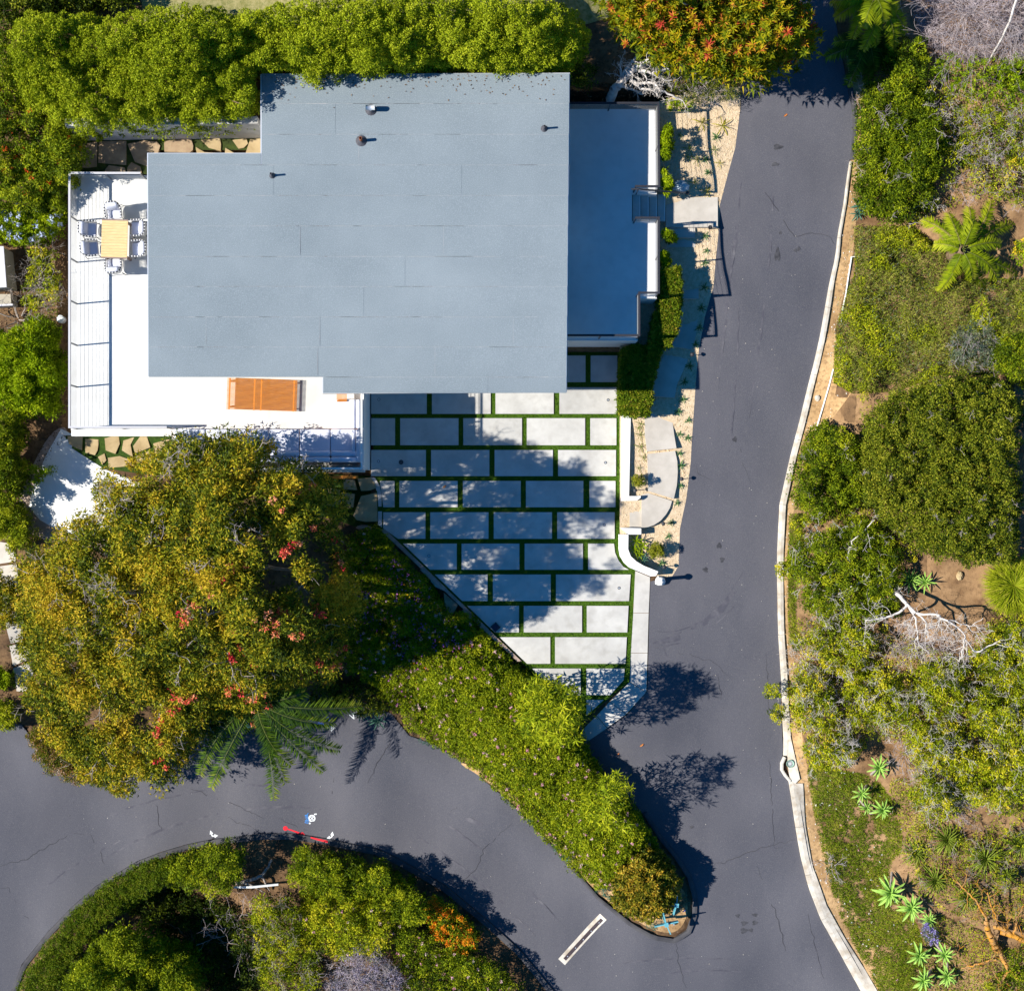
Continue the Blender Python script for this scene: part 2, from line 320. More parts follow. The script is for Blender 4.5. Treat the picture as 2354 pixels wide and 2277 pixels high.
def make_ground():
    a = np.arange(-26, 26.01, .25); far = np.array([30, 36, 44, 55, 70, 90, 120.]); ax = np.r_[-far[::-1], a, far]
    gx, gy = np.meshgrid(ax, ax); P = np.stack([gx.ravel(), gy.ravel()], 1); z = H(P[:,0], P[:,1])
    base = z.copy()
    for poly, k, v in FLAT[::-1]:
        i = inside(P, poly); z[i] = v if k == 'abs' else base[i]+v
    n = len(ax); idx = np.arange(n*n).reshape(n, n)
    f = np.stack([idx[:-1,:-1], idx[:-1,1:], idx[1:,1:], idx[1:,:-1]], -1).reshape(-1, 4)
    me = bpy.data.meshes.new('ground'); me.from_pydata(np.column_stack([P, z]).tolist(), [], f.tolist()); me.materials.append(M['soil']); me.update()
    return tag(link('ground', me), kind='structure')
make_ground()
road = tag(drape('road', ROADP, M['asphalt'], 0.0, .5, skirt=.1), kind='structure')
gravel = tag(drape('gravel_bed', GRAVP, M['gravel'], 0.0, .3, skirt=.05), kind='structure')
DIRTP = [(1945,120),(1958,230),(1964,300),(1957,370),(1944,465),(1930,540),(1923,600),(1904,690),(1874,840),(1839,980),(1814,1080),(1795,1160),(1790,1270),(1791,1400),(1799,1560),(1804,1700),(1815,1790),(1826,1860),(1844,1970),(1862,2040),(1889,2110),(1934,2190),(1984,2280),
 (2080,2290),(1985,2130),(1925,2020),(1895,1920),(1870,1820),(1850,1740),(1835,1600),(1812,1400),(1812,1270),(1830,1130),(1870,1020),(1960,900),(1920,760),(1955,620),(1970,480),(1985,330),(2010,200)]
tag(drape('dirt_verge', DIRTP, M['dirt'], .015, .4, skirt=.0), kind='structure')
HILLP = [(1950,-200),(1958,230),(1985,330),(1970,480),(1955,620),(1920,760),(1960,900),(1870,1020),(1830,1130),(1812,1270),(1812,1400),(1835,1600),(1850,1740),(1870,1820),(1895,1920),(1925,2020),(1985,2130),(2080,2290),(2120,2600),(2800,2600),(2800,-200)]
tag(drape('hillside', HILLP, M['hill'], .012, .5, skirt=.0), kind='structure')
tag(drape('bed_edge', smooth_poly([(1040,1745),(1122,1794),(1198,1861),(1300,1974),(1381,2059),(1451,2109),(1508,2140),(1555,2145),(1582,2106),(1580,2050),(1540,2020),(1400,2040),(1260,1900),(1120,1770)]), M['dirt'], .02, .3, skirt=0), kind='structure')
tag(drape('dry_lawn', [(300,-200),(1460,-200),(1400,40),(1330,60),(1000,60),(560,70),(420,80),(330,50)], pmat('dry_lawn', (.20,.19,.06), (.34,.30,.14), 6, .95, .5, 30, (.09,.12,.02), 9, .6), .02, .4, skirt=0), kind='structure')
tag(drape('sand_border', smooth_poly([(30,1190),(60,1100),(110,1000),(150,975),(160,1010),(100,1110),(90,1180),(150,1215),(260,1240),(250,1270),(130,1250),(60,1225)]), M['pinkstone'], .015, .4, skirt=0), kind='structure')
conc = tag(drape('concrete_pad', [(66,1165),(80,1105),(112,1035),(140,985),(170,1000),(165,1030),(240,1078),(320,1110),(330,1200),(200,1240),(140,1222),(92,1195)], M['white'], .03, .4, skirt=.1), kind='structure')

# kerbs: each pour of the concrete kerb, and the dark asphalt berms
kerb = [(1952,372,.10),(1939,465,.12),(1925,540,.13),(1918,600,.16),(1899,690,.22),(1869,840,.25),(1834,980,.26),(1809,1080,.27),(1791,1160,.28),(1786,1270,.28),(1787,1400,.26),(1795,1560,.28),(1801,1700,.34),(1800,1735,.34)]
kerb2 = [(1812,1795,.34),(1822,1860,.36),(1840,1970,.36),(1858,2040,.38),(1885,2110,.40),(1930,2190,.42),(1978,2277,.44),(2030,2360,.44)]
def kerb_run(name, pts, m, h, pieces, gutter=0.0, inner=None, parent=None):
    p = np.array(pts); q = ground(p[:,0], p[:,1])[:,:2]; q = resample(np.column_stack([q, p[:,2]*(.8 if name == 'kerb' else 1)]), .3)
    t = np.gradient(q[:,:2], axis=0); t /= np.hypot(t[:,0], t[:,1])[:,None]; nn = np.stack([-t[:,1], t[:,0]], 1); nn = nn if inner is None else nn*inner
    root = tag(MB().build(name, m), kind='structure') if parent is None else parent
    for a in np.array_split(np.arange(len(q)), pieces):
        i0, i1 = a[0], min(a[-1]+1, len(q)-1); L = i1-i0+1; vs = []; g = .012 if i0 else 0
        for i in range(i0, i1+1):
            for u, dz in ((0, -.12), (0.06, h), (.5, h+.012), (1, h), (1.0, -.12)):
                x, y = q[i,:2]+nn[i]*q[i,2]*u; x -= t[i,0]*(-g if i == i0 else 0); y -= t[i,1]*(-g if i == i0 else 0); vs.append((x, y, H(q[i,0], q[i,1])[0]+dz))
        fs = [(k*5+j, k*5+j+1, k*5+j+6, k*5+j+5) for k in range(L-1) for j in range(4)]
        fs += [(4, 3, 2, 1, 0), tuple((L-1)*5+j for j in range(5))]
        MB().add(vs, fs).build('kerbstone', m, root)
    return root
k1 = kerb_run('kerb', kerb, M['kerb'], .10, 9, inner=1)
kerb_run('kerb', kerb2, M['kerb'], .10, 6, inner=1, parent=k1)
bul = [(1800,1737,.13),(1793,1748,.13),(1793,1770,.13),(1803,1785,.13),(1813,1796,.13)]
kerb_run('kerb', bul, M['kerb'], .14, 1, inner=1, parent=k1)
tag(drape('kerb_apron', [(1808,1690),(1817,1690),(1828,1740),(1839,1790),(1828,1800),(1816,1790),(1812,1760)], M['kerb'], .09, .3, skirt=.1), kind='structure')
tag(drape('drain_apron', [(1829,1800),(1846,1800),(1852,1900),(1868,1990),(1900,2080),(1945,2160),(1990,2230),(2030,2300),(2018,2318),(1960,2230),(1915,2160),(1888,2095),(1866,2030),(1850,1960),(1836,1880)], M['gutter'], .07, .3, skirt=.1), kind='structure')
berm = [(1948,205,.18),(1955,240,.18),(1960,300,.18),(1956,335,.18),(1953,368,.16)]
b1 = kerb_run('asphalt_berm', berm, M['berm'], .07, 1, inner=1)
isl = [(1478,1870,.17),(1516,1930,.17),(1548,1968,.17),(1580,2018,.17),(1592,2063,.18),(1590,2104,.18),(1577,2139,.18),(1548,2155,.18),(1504,2148,.17),(1453,2120,.15),(1421,2095,.14),(1377,2060,.12),(1326,2000,.12),(1279,1952,.12),(1216,1883,.1)]
kerb_run('asphalt_berm', isl, M['berm'], .08, 1, inner=1, parent=b1)
bed = [(-10,2360,.2),(5,2330,.2),(50,2215,.2),(110,2140,.2),(171,2078,.2),(221,2035,.2),(316,1978,.22),(370,1957,.22),(427,1940,.22),(490,1927,.22),(600,1914,.24),(673,1914,.24),(758,1927,.24),(869,1949,.24),(916,1971,.24),(1027,2035,.24),(1122,2114,.22),(1198,2183,.22),(1310,2320,.22)]
kerb_run('asphalt_berm', bed, M['berm'], .08, 1, inner=-1, parent=b1)

# cracks, seams, stains and paint on the asphalt
ck = MB()
for pts, wd in [([(1758,441),(1790,485),(1812,520),(1828,545),(1870,536),(1900,540),(1918,562)], .025),([(1768,1740),(1775,1860),(1780,1950),(1800,1945)], .02),([(1640,1990),(1720,1960),(1780,1940),(1830,1930)], .02),
 ([(1740,1990),(1765,2060),(1790,2110),(1800,2165),(1830,2260)], .03),([(1552,2160),(1560,2210),(1578,2270)], .03),([(1335,1865+230),(1300,2100)], .001),([(1178,1890),(1140,1925),(1110,1960),(1095,1995),(1060,2030),(1050,2050)], .028),
 ([(770,1775),(760,1830),(745,1890),(738,1910)], .03),([(900,1700),(865,1760),(845,1800)], .025),([(420,1804),(480,1828),(545,1850),(605,1880)], .03),([(520,1878),(600,1910)], .02),([(0,1990),(60,1975),(100,1950),(165,1915),(195,1918)], .03),
 ([(208,1915),(225,1950),(240,1985)], .03),([(170,1840),(158,1880),(160,1900)], .022),([(0,2040),(20,2042),(38,2075)], .022),([(25,2090),(50,2105),(95,2118),(115,2140)], .022),([(358,1850),(365,1890),(372,1910)], .02),
 ([(1858,2100),(1875,2180),(1895,2250)], .018),([(1600,1070),(1605,1090),(1638,1105)], .015),([(1700,1010),(1706,1060),(1725,1110)], .015),([(1560,1500),(1640,1520),(1680,1560)], .012),([(640,1880),(720,1915)], .02),([(1016,2010),(1040,1985)], .015),
 ([(1026,1870),(1060,1845)], .012),([(1650,1550),(1665,1640),(1690,1660)], .014),([(1760,1500),(1765,1600),(1770,1700)], .012)]:
    p = resample(pts, 9); p[1:-1] += rng.normal(0, 2.0, p[1:-1].shape); ribbon(ck, p, [wd*.3, wd, wd*.8, wd*.25], .004, step=.08)
tag(ck.build('cracks', M['crack'], road), kind='stuff')
st = MB()
for x, y, a, b in [(1787,586,.10,.22),(1828,576,.05,.06),(1836,572,.05,.08),(1788,338,.16,.09),(1782,378,.12,.06),(1794,535,.05,.06),(1689,1010,.08,.1),(1653,1254,.09,.1),(1660,1286,.08,.1),(1622,1309,.1,.1),(1735,2102,.1,.06),(1711,2121,.12,.08),(1735,2120,.1,.08),(1710,2138,.13,.1),(1726,2137,.08,.07),(1696,2104,.08,.07),(1590,1900,.08,.05)]:
    c = G1(x, y); n = 18; ph = rng.uniform(0, 6); vs = [(c.x, c.y, c.z)]
    for i in range(n):
        t = 2*math.pi*i/n; k = 1+.22*math.sin(3*t+ph)+.12*math.sin(5*t); vs.append((c.x+a*k*math.cos(t), c.y+b*k*math.sin(t), 0))
    vs = [(x_, y_, H(x_, y_)[0]+.006) for x_, y_, _ in vs]; st.add(vs, [(0, i+1, (i+1)%n+1) for i in range(n)])
tag(st.build('oil_stains', M['stain'], road), kind='stuff')
tm = MB()
for pts, wd, mi in [([(1500,1478),(1545,1470),(1600,1445),(1650,1410),(1690,1360)], .30, 0),([(1505,1450),(1560,1452),(1620,1425),(1665,1385),(1710,1310)], .05, 0),([(1500,1490),(1570,1480),(1640,1440),(1690,1390)], .06, 0),([(1705,420),(1690,560),(1668,720),(1650,900)], .10, 0),([(1780,400),(1772,560),(1750,760),(1722,960)], .08, 0),([(1690,520),(1676,640)], .04, 0),([(1700,700),(1690,900),(1672,1100)], .06, 0),
 ([(1650,1700),(1560,1560),(1520,1480)], .05, 0),([(200,1990),(400,1890),(600,1850),(800,1862)], .10, 0),([(120,1930),(330,1840),(560,1800),(780,1812)], .08, 0),([(880,1880),(1010,1950),(1120,2040),(1230,2150)], .09, 0),([(960,1850),(1080,1930),(1190,2020),(1300,2130)], .08, 0),([(1420,2215),(1550,2200),(1680,2205)], .07, 0),([(1500,2240),(1640,2225),(1760,2240)], .06, 0),([(1070,1880),(1110,1895)], .22, 0),([(60,2080),(160,1990),(300,1920)], .07, 0)]:
    p = resample(smooth_poly(pts, 2, False), 14); p[1:-1] += rng.normal(0, 1.0, p[1:-1].shape)
    ribbon(tm, p, [wd*.2, wd, wd*.7, wd, wd*.15], .002+.0002*len(tm.m) % .0018, mi, .15)
tag(tm.build('tyre_marks', [pmat('scuffed_asphalt', (.066,.066,.085), (.140,.136,.152), 2.6, .9, lo=.42, hi=.78), pmat('dark_scuffed_asphalt', (.05,.05,.066), (.085,.085,.106), 2.2, .9, lo=.4, hi=.6)], road), kind='stuff')
def arrow(mb, pts, mi=0, wd=.05, head=.16):
    ribbon(mb, pts, wd, .005, mi, .05)
    for e, f in ((pts[0], pts[1]), (pts[-1], pts[-2])):
        a, b = G1(*e), G1(*f); d = (a-b); d.z = 0; d.normalize(); n = Vector((-d.y, d.x, 0))
        vs = [a+d*head*.6, a-d*head*.5+n*head*.55, a-d*head*.5-n*head*.55]; mb.add([(v.x, v.y, H(v.x, v.y)[0]+.008) for v in vs], [(0, 1, 2)], mi)
def ring(mb, c, r, wd, mi=0, n=20, dz=.006):
    c = G1(*c); vs = []
    for rr in (r-wd/2, r+wd/2):
        for i in range(n):
            x, y = c.x+rr*math.cos(2*math.pi*i/n), c.y+rr*math.sin(2*math.pi*i/n); vs.append((x, y, H(x, y)[0]+dz))
    mb.add(vs, [(n+i, n+(i+1)%n, (i+1)%n, i)[::-1] for i in range(n)], mi)
def mark(name, label, m, fn):
    mb = MB(); fn(mb); return tag(mb.build(name, m), label, 'road marking', kind='thing')
mark('painted_arrow', 'white painted double arrow on the asphalt at the west end of the planting bed', M['paintwhite'], lambda b: arrow(b, [(485,1912),(488,1921),(497,1920)], wd=.045, head=.13))
mark('painted_arrow', 'white painted double arrow beside the red painted line on the asphalt', M['paintwhite'], lambda b: arrow(b, [(764,1915),(763,1923),(755,1925)], wd=.045, head=.13))
def target(b):
    ring(b, (762,1672), .085, .022)
    for d in ((-12,0,12,0),(0,-12,0,12)): ribbon(b, [(762+d[0]*.75,1672+d[1]*.75),(762+d[2]*.75,1672+d[3]*.75)], .02, .009 if d[0] else .012, step=.05)
mark('painted_target', 'white circle and cross painted on the shaded asphalt near the palm', M['paintwhite'], target)
def button(b):
    ring(b, (717,1880), .11, .055)
    ribbon(b, [(711,1874),(723,1886)], .03, .009, step=.05); ribbon(b, [(723,1874),(711,1886)], .03, .012, step=.05); ribbon(b, [(722,1871),(728,1870)], .05, .009, step=.03); ribbon(b, [(713,1890),(711,1893)], .06, .009, step=.03)
mark('painted_disc', 'white crossed disc painted beside blue lettering on the asphalt', M['paintwhite'], button)
def letters(b):                       # blue spray lettering SPAK read from the side
    for k, s in enumerate([[(1,0),(0,.2),(0,.6),(.5,.8),(1,.5),(1,1)], [(0,0),(1,.1),(1,.9),(.5,1),(.4,.1)], [(0,0),(1,.5),(0,1)], [(0,0),(1,0),(.5,.1),(1,1)]]):
        ribbon(b, [(701+8*u, 1891-6*k-5*v) for u, v in s], .022, .006+.003*k, step=.03)
mark('painted_lettering', 'small bright blue spray lettering on the asphalt beside the white disc', M['paintblue'], letters)
mark('painted_line', 'short red painted line with dots on the asphalt beside the berm', M['paintred'], lambda b: [ribbon(b, [(656,1903),(672,1908),(688,1914)], [.05,.05,.07], .005), ring(b, (656,1903), .045, .09), ring(b, (694,1917), .045, .09, dz=.008), ribbon(b, [(691,1915),(700,1919)], .07, .011)])
mark('painted_line', 'longer red painted line on the berm below the white double arrow', M['paintred'], lambda b: ribbon(b, [(714,1924),(732,1929),(753,1934)], [.05,.07,.08], .10))
def lo(b):
    ribbon(b, [(803,1642),(814,1652),(812,1640)], .03, .006, step=.05); c = (812,1637); ring(b, c, .055, .025)
    ribbon(b, [(818,1631),(813,1630),(812,1626),(816,1624)], .025, .01, step=.05)
mark('painted_lettering', 'white handwritten letters Lo painted on the shaded asphalt', M['paintwhite'], lo)
mark('painted_scribble', 'deep blue spray scribble on the shaded asphalt under a palm frond', M['paintdeep'], lambda b: [ribbon(b, [(705,1652),(722,1658),(735,1663),(745,1664)], [.06,.12,.05], .006), ribbon(b, [(750,1648),(756,1654),(760,1656)], .1, .006)])
mark('painted_disc', 'small white painted blob on the asphalt showing between palm fronds', M['paintwhite'], lambda b: [ring(b, (571,1667), .08, .05), ribbon(b, [(566,1660),(574,1669)], .07, .009)])
# trench drain
td = thing('trench_drain', 'long narrow trench drain with pale concrete rim crossing the asphalt', 'drain', G1(1340, 2155))
fr = MB(); gr = MB()
ribbon(fr, [(1291,2210),(1387,2106)], .34, .015); ribbon(gr, [(1298,2204),(1384,2112)], .13, .025)
fr.build('rim', M['kerb'], td); gr.build('grate', pmat('drain_grate', (.045,.035,.04), (.07,.05,.055), 10, .6), td)
for k in range(5):
    t = .08+.21*k; c = G1(1298+86*t, 2204-92*t); MB().cyl(c.x, c.y, c.z+.02, c.z+.035, .022, n=8).build('bolt', M['silver'], td)
for x, y, l in [(1139,1441,'dark square metal cover at the corner of the driveway edge')]:
    c = W(x, y, .12); dc = thing('drain_cover', l, 'drain cover', (c.x, c.y, .0))
    MB().box(c.x, c.y, .0, .27, .27, .13, R(42)).build('cover', M['darkmetal'], dc); MB().box(c.x, c.y, .131, .19, .19, .012, R(42)).build('lid', pmat('blue_black_lid', (.02,.022,.05), rough=.5), dc)

# ------------------------------------------------------------------ house
house = thing('house', 'flat roofed white house with pale decks and a blue grey roof', 'house', (W(820, 560, 0).x, W(820, 560, 0).y, 0))
ROOFP = [(599,171),(1310,168),(1306.5,560),(1303,901),(741,904),(741,864),(340,864),(338.5,352),(599,352)]
ZR = 5.05
def inset(poly, d):
    c = np.mean(poly, 0); return [(x+(d if x < c[0] else -d), y+(d if y < c[1] else -d)) for x, y in poly]
body = [(612,190),(1285,188),(1280,860),(850,868),(760,868),(760,830),(420,830),(420,380),(612,380)]
MB().prism(wp(body, ZR), -.3, ZR-.34).build('wall', M['white'], house)
rf = MB().prism(wp(ROOFP, ZR), ZR-.28, ZR-.03).build('roof', M['white'], house)
MB().prism([(x*1.0, y) for x, y in wp(ROOFP, ZR-.03)], ZR-.027, ZR-.004).build('drip_edge', M['drip'], rf)
rows = [168,237,307.6,378,448,518,588,657,727,796,865,905]
def rx(y, side): return (1310-(y-168)*.0096) if side else (600.5 if y < 352 else (339.5+(y-352)*.002 if y < 864 else 742))
laps = {0:[1010],1:[770,930],2:[825],3:[628,900,1060],4:[985],5:[690,1020],6:[690,930,1150],7:[835,995],8:[474,735,1180],9:[730,1000],10:[905,1120]}
for k in range(11):
    y0, y1 = rows[k], rows[k+1]; subs = [(y0, y1)]
    ym = (y0+y1)/2
    xs0 = rx(ym, 0)
    if k == 2: xs0 = 600.5
    if k == 10: y0 = 864.8 if False else y0
    xl = [xs0+1]+[x for x in laps[k] if x > xs0+20]+[rx(ym, 1)-1]
    for j in range(len(xl)-1):
        yy1 = min(y1+(1.2 if k < 10 else -2.0), 903); yy0 = y0+(1.5 if k == 0 else 0)
        q = [(xl[j], yy0), (xl[j+1]+(1.0 if j < len(xl)-2 else 0), yy0), (xl[j+1]+(1.0 if j < len(xl)-2 else 0), yy1), (xl[j], yy1)]
        dz = .006*((k+j) % 2)+.001*j
        MB().prism(wp(q, ZR), ZR-.003, [ZR+.004+dz, ZR+.004+dz, ZR+.010+dz, ZR+.010+dz]).build('roofing_sheet', ROOFM[(k*2+j*5) % 3], rf)
q = [(340.5,353),(600,353),(600,378.5),(340.5,378.5)]; MB().prism(wp(q, ZR), ZR-.003, ZR+.006).build('roofing_sheet', M['roof'], rf)
q = [(340.5,378),(440,378),(440,448),(340.5,448)]
# worn seam lines: bare bitumen and grit showing at the laps
sm = MB()
for k in range(1, 11):
    y = rows[k]+1.6; sm.prism(wp([(rx(y-6, 0)+3, y), (rx(y-6, 1)-3, y), (rx(y-6, 1)-3, y+.45), (rx(y-6, 0)+3, y+.45)], ZR), ZR, ZR+.0185, 0)
for k in range(1, 11):
    y = rows[k]+1.8
    for _ in range(16):
        x0 = rng.uniform(rx(y, 0)+4, rx(y, 1)-90); l = rng.uniform(10, 70); h = rng.uniform(.4, .8); mi = int(rng.random() < .45)
        sm.prism(wp([(x0, y-h/2), (x0+l, y-h/2+rng.uniform(-.5,.5)), (x0+l, y+h/2), (x0, y+h/2)], ZR), ZR, ZR+.0195, mi)
for k in range(11):
    for x in laps[k]:
        if x > rx((rows[k]+rows[k+1])/2, 0)+20 and k in (2, 5, 8, 9):
            for dx, mi in ((0, 0),): sm.prism(wp([(x+dx-.25, rows[k]+3), (x+dx+.25, rows[k]+3), (x+dx+.25, rows[k+1]-6), (x+dx-.25, rows[k+1]-6)], ZR), ZR, ZR+.018, mi)
tag(sm.build('lap_lines', [pmat('seam_grit', (.38,.37,.38), (.24,.275,.305), 5, lo=.40, hi=.62), pmat('seam_bitumen', (.15,.11,.105), (.22,.24,.27), 14, lo=.38, hi=.52)], rf), kind='stuff')
def pipe(px, py, h, r, m, base_r, capped=None):
    b = W(px, py, ZR); mb = MB()
    mb.lathe(b.x, b.y, [(base_r*1.5, ZR+.012), (base_r*1.3, ZR+.03), (base_r, ZR+.06), (r*1.25, ZR+.12), (r*1.05, ZR+.16)], 16, 1)
    mb.lathe(b.x, b.y, [(r, ZR+.05), (r, ZR+h), (r*.72, ZR+h), (r*.72, ZR+h-.15), (0, ZR+h-.16)], 14, 0)
    if capped: mb.tube([(b.x-.15, b.y, ZR+h+.02), (b.x+.15, b.y, ZR+h+.02)], .09, 12, 0)
    mb.build('vent_pipe', [m, M['boot']], rf, True)
pipe(853, 253, .30, .07, M['silver'], .13, True); pipe(831, 324, .40, .055, M['rust'], .13); pipe(626, 404, .36, .035, M['boot'], .07); pipe(1251, 296, .38, .035, M['boot'], .08)
# glazing in the walls under the eaves
for (xa, ya, xb, yb, z0, z1) in [(420,470,420,600,2.75,4.6),(420,620,420,780,2.75,4.6),(450,830,590,830,2.7,4.6),(600,830,750,830,2.7,4.6),(1281,300,1281,440,2.75,4.6),(1281,560,1281,720,2.75,4.6),(900,868,1240,867,.05,2.2)]:
    a, b = W(xa, ya, ZR), W(xb, yb, ZR); d = (b-a); L = d.length; rz = math.atan2(d.y, d.x); c = (a+b)/2
    f = MB().box(c.x, c.y, z0, L, .14, z1-z0, rz).build('window' if z0 > 1 else 'garage_door', M['railpaint'], house); n = 3 if z0 > 1 else 4
    for i in range(n):
        p = a+d*((i+.5)/n); MB().box(p.x, p.y, z0+.06, L/n-.09, .17, z1-z0-.12, rz).build('pane' if z0 > 1 else 'panel', M['glass'] if z0 > 1 else M['white'], f)
ZD = 2.6
DECKP = [(163,403),(620,403),(620,800),(838,800),(838,1085),(395,1085),(395,989),(163,989)]
MB().prism(wp(DECKP, ZD), ZD-.28, ZD).build('deck_floor', M['deck'], house)
MB().prism(wp([(200,430),(400,430),(400,960),(200,960)], ZD), -.3, ZD-.284).prism(wp([(420,840),(837,840),(837,1076),(420,1076)], ZD), -.3, ZD-.285).build('lower_wall', M['white'], house)
MB().prism(wp([(164,984),(394,984),(394,1002),(164,1002)], 1.9), 1.55, 1.9).build('ledge', M['white'], house)
# solid parapet round the sofa corner
pp = MB(); pp.prism(wp([(831,880),(836,880),(836,1079),(831,1079)], 3.05), ZD-.3, 3.05); pp.prism(wp([(560,1074.5),(830.9,1074.5),(830.9,1079),(560,1079)], 3.05), ZD+.002, 3.048)
pp.build('parapet', M['white'], house)
ZT = 2.6
TERRP = [(1290,251),(1508,251),(1510,446),(1453,446),(1453,509),(1510,509),(1510,686),(1466,686),(1466,783),(1290,783)]
MB().prism(wp(TERRP, ZT), -.3, ZT).build('terrace_floor', M['terrace'], house)
MB().prism(wp([(1503,252.5),(1507,252.5),(1509,444),(1505,444)], ZT), ZT+.001, ZT+.045).prism(wp([(1505,511),(1509,511),(1509,685),(1505,685)], ZT), ZT+.001, ZT+.045).build('terrace_edge', M['railpaint'], house)
stair = thing('staircase', 'four pale concrete steps leading down from the terrace to the landing', 'stairs', W(1490, 478, 1.7))
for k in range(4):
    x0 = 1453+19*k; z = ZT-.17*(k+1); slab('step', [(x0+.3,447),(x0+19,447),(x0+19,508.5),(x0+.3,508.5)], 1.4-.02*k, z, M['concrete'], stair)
    slab('nosing', [(x0+17.2,447.4),(x0+19.2,447.4),(x0+19.2,508),(x0+17.2,508)], z-.03, z+.006, M['white'], stair); slab('painted_riser_shadow', [(x0+.4,447.2),(x0+1.6,447.2),(x0+1.6,508.2),(x0+.4,508.2)], z-.02, z+.004, M['darkmetal'], stair)  # dark strip paints the shadow line along each tread's inner edge

# ------------------------------------------------------------------ railings
def railing(label, runs, z, h, m, mrail, spacing=1.46, cables=8, rail=(.07,.035), group=None, handrail=None):
    p0 = W(runs[0][0][0], runs[0][0][1], z); root = thing('railing', label, 'railing', p0, group)
    for run in runs:
        P = [W(x, y, z) for x, y in run]
        rr = MB(); cb = [MB() for _ in range(cables)]
        for a, b in zip(P[:-1], P[1:]):
            d = b-a; L = d.length; rz = math.atan2(d.y, d.x); c = (a+b)/2
            rr.box(c.x, c.y, z+h-rail[1], L+rail[0]*.98, rail[0], rail[1]+.001*(len(rr.v) % 5), rz)
            n = max(1, round(L/spacing))
            for i in range(n+1):
                if i == 0 and a is not P[0]: continue
                q = a+d*(i/n); MB().box(q.x, q.y, z, .05, .035, h-rail[1]-.002, rz).build('post', m, root)
            for k in range(cables): cb[k].tube([a+Vector((0,0,.1+(h-.2)*k/max(cables-1,1))), b+Vector((0,0,.1+(h-.2)*k/max(cables-1,1)))], .005 if cables > 3 else .012, 4)
        rr.build('top_rail', mrail, root)
        for k in range(cables): cb[k].build('cable', M['steel'] if cables > 3 else m, root)
    return root
railing('pale cable railing along the west edge of the white deck', [[(336,412),(177.5,412),(177.5,985),(395,985)]], ZD, 1.0, M['greymetal'], M['railpaint'])
railing('low white rail on the parapet behind the sectional sofa', [[(833.5,884),(833.5,1076.8),(745,1076.8)]], 3.05, .45, M['railpaint'], M['white'], 1.3, 3, (.06,.04))
railing('dark metal railing along the terrace from the house to the stair top', [[(1290,254.5),(1506,254.5),(1508,442),(1456,442)]], ZT, 1.02, M['darkmetal'], M['railgrey'], 1.7, 7, (.07,.04))
railing('dark metal railing along the terrace from the stair to the roof corner', [[(1456,513),(1507,513),(1507,682),(1463,682),(1463,778),(1290,778)]], ZT, 1.02, M['darkmetal'], M['railgrey'], 1.7, 7, (.07,.04))
hr = thing('handrail', 'sloping dark handrail beside the concrete steps', 'handrail', W(1460, 447, ZT))
a, b = W(1462, 447, ZT)+Vector((0,0,.92)), W(1556, 455, 1.75)+Vector((0,0,.9)); MB().tube([a+Vector((-.25,0,-.02)), a, b, b+Vector((.2,0,0))], .03, 6).build('rail', M['darkmetal'], hr)
for q in (a, b): MB().cyl(q.x, q.y, q.z-.92, q.z-.02, .02, n=8).build('post', M['darkmetal'], hr)
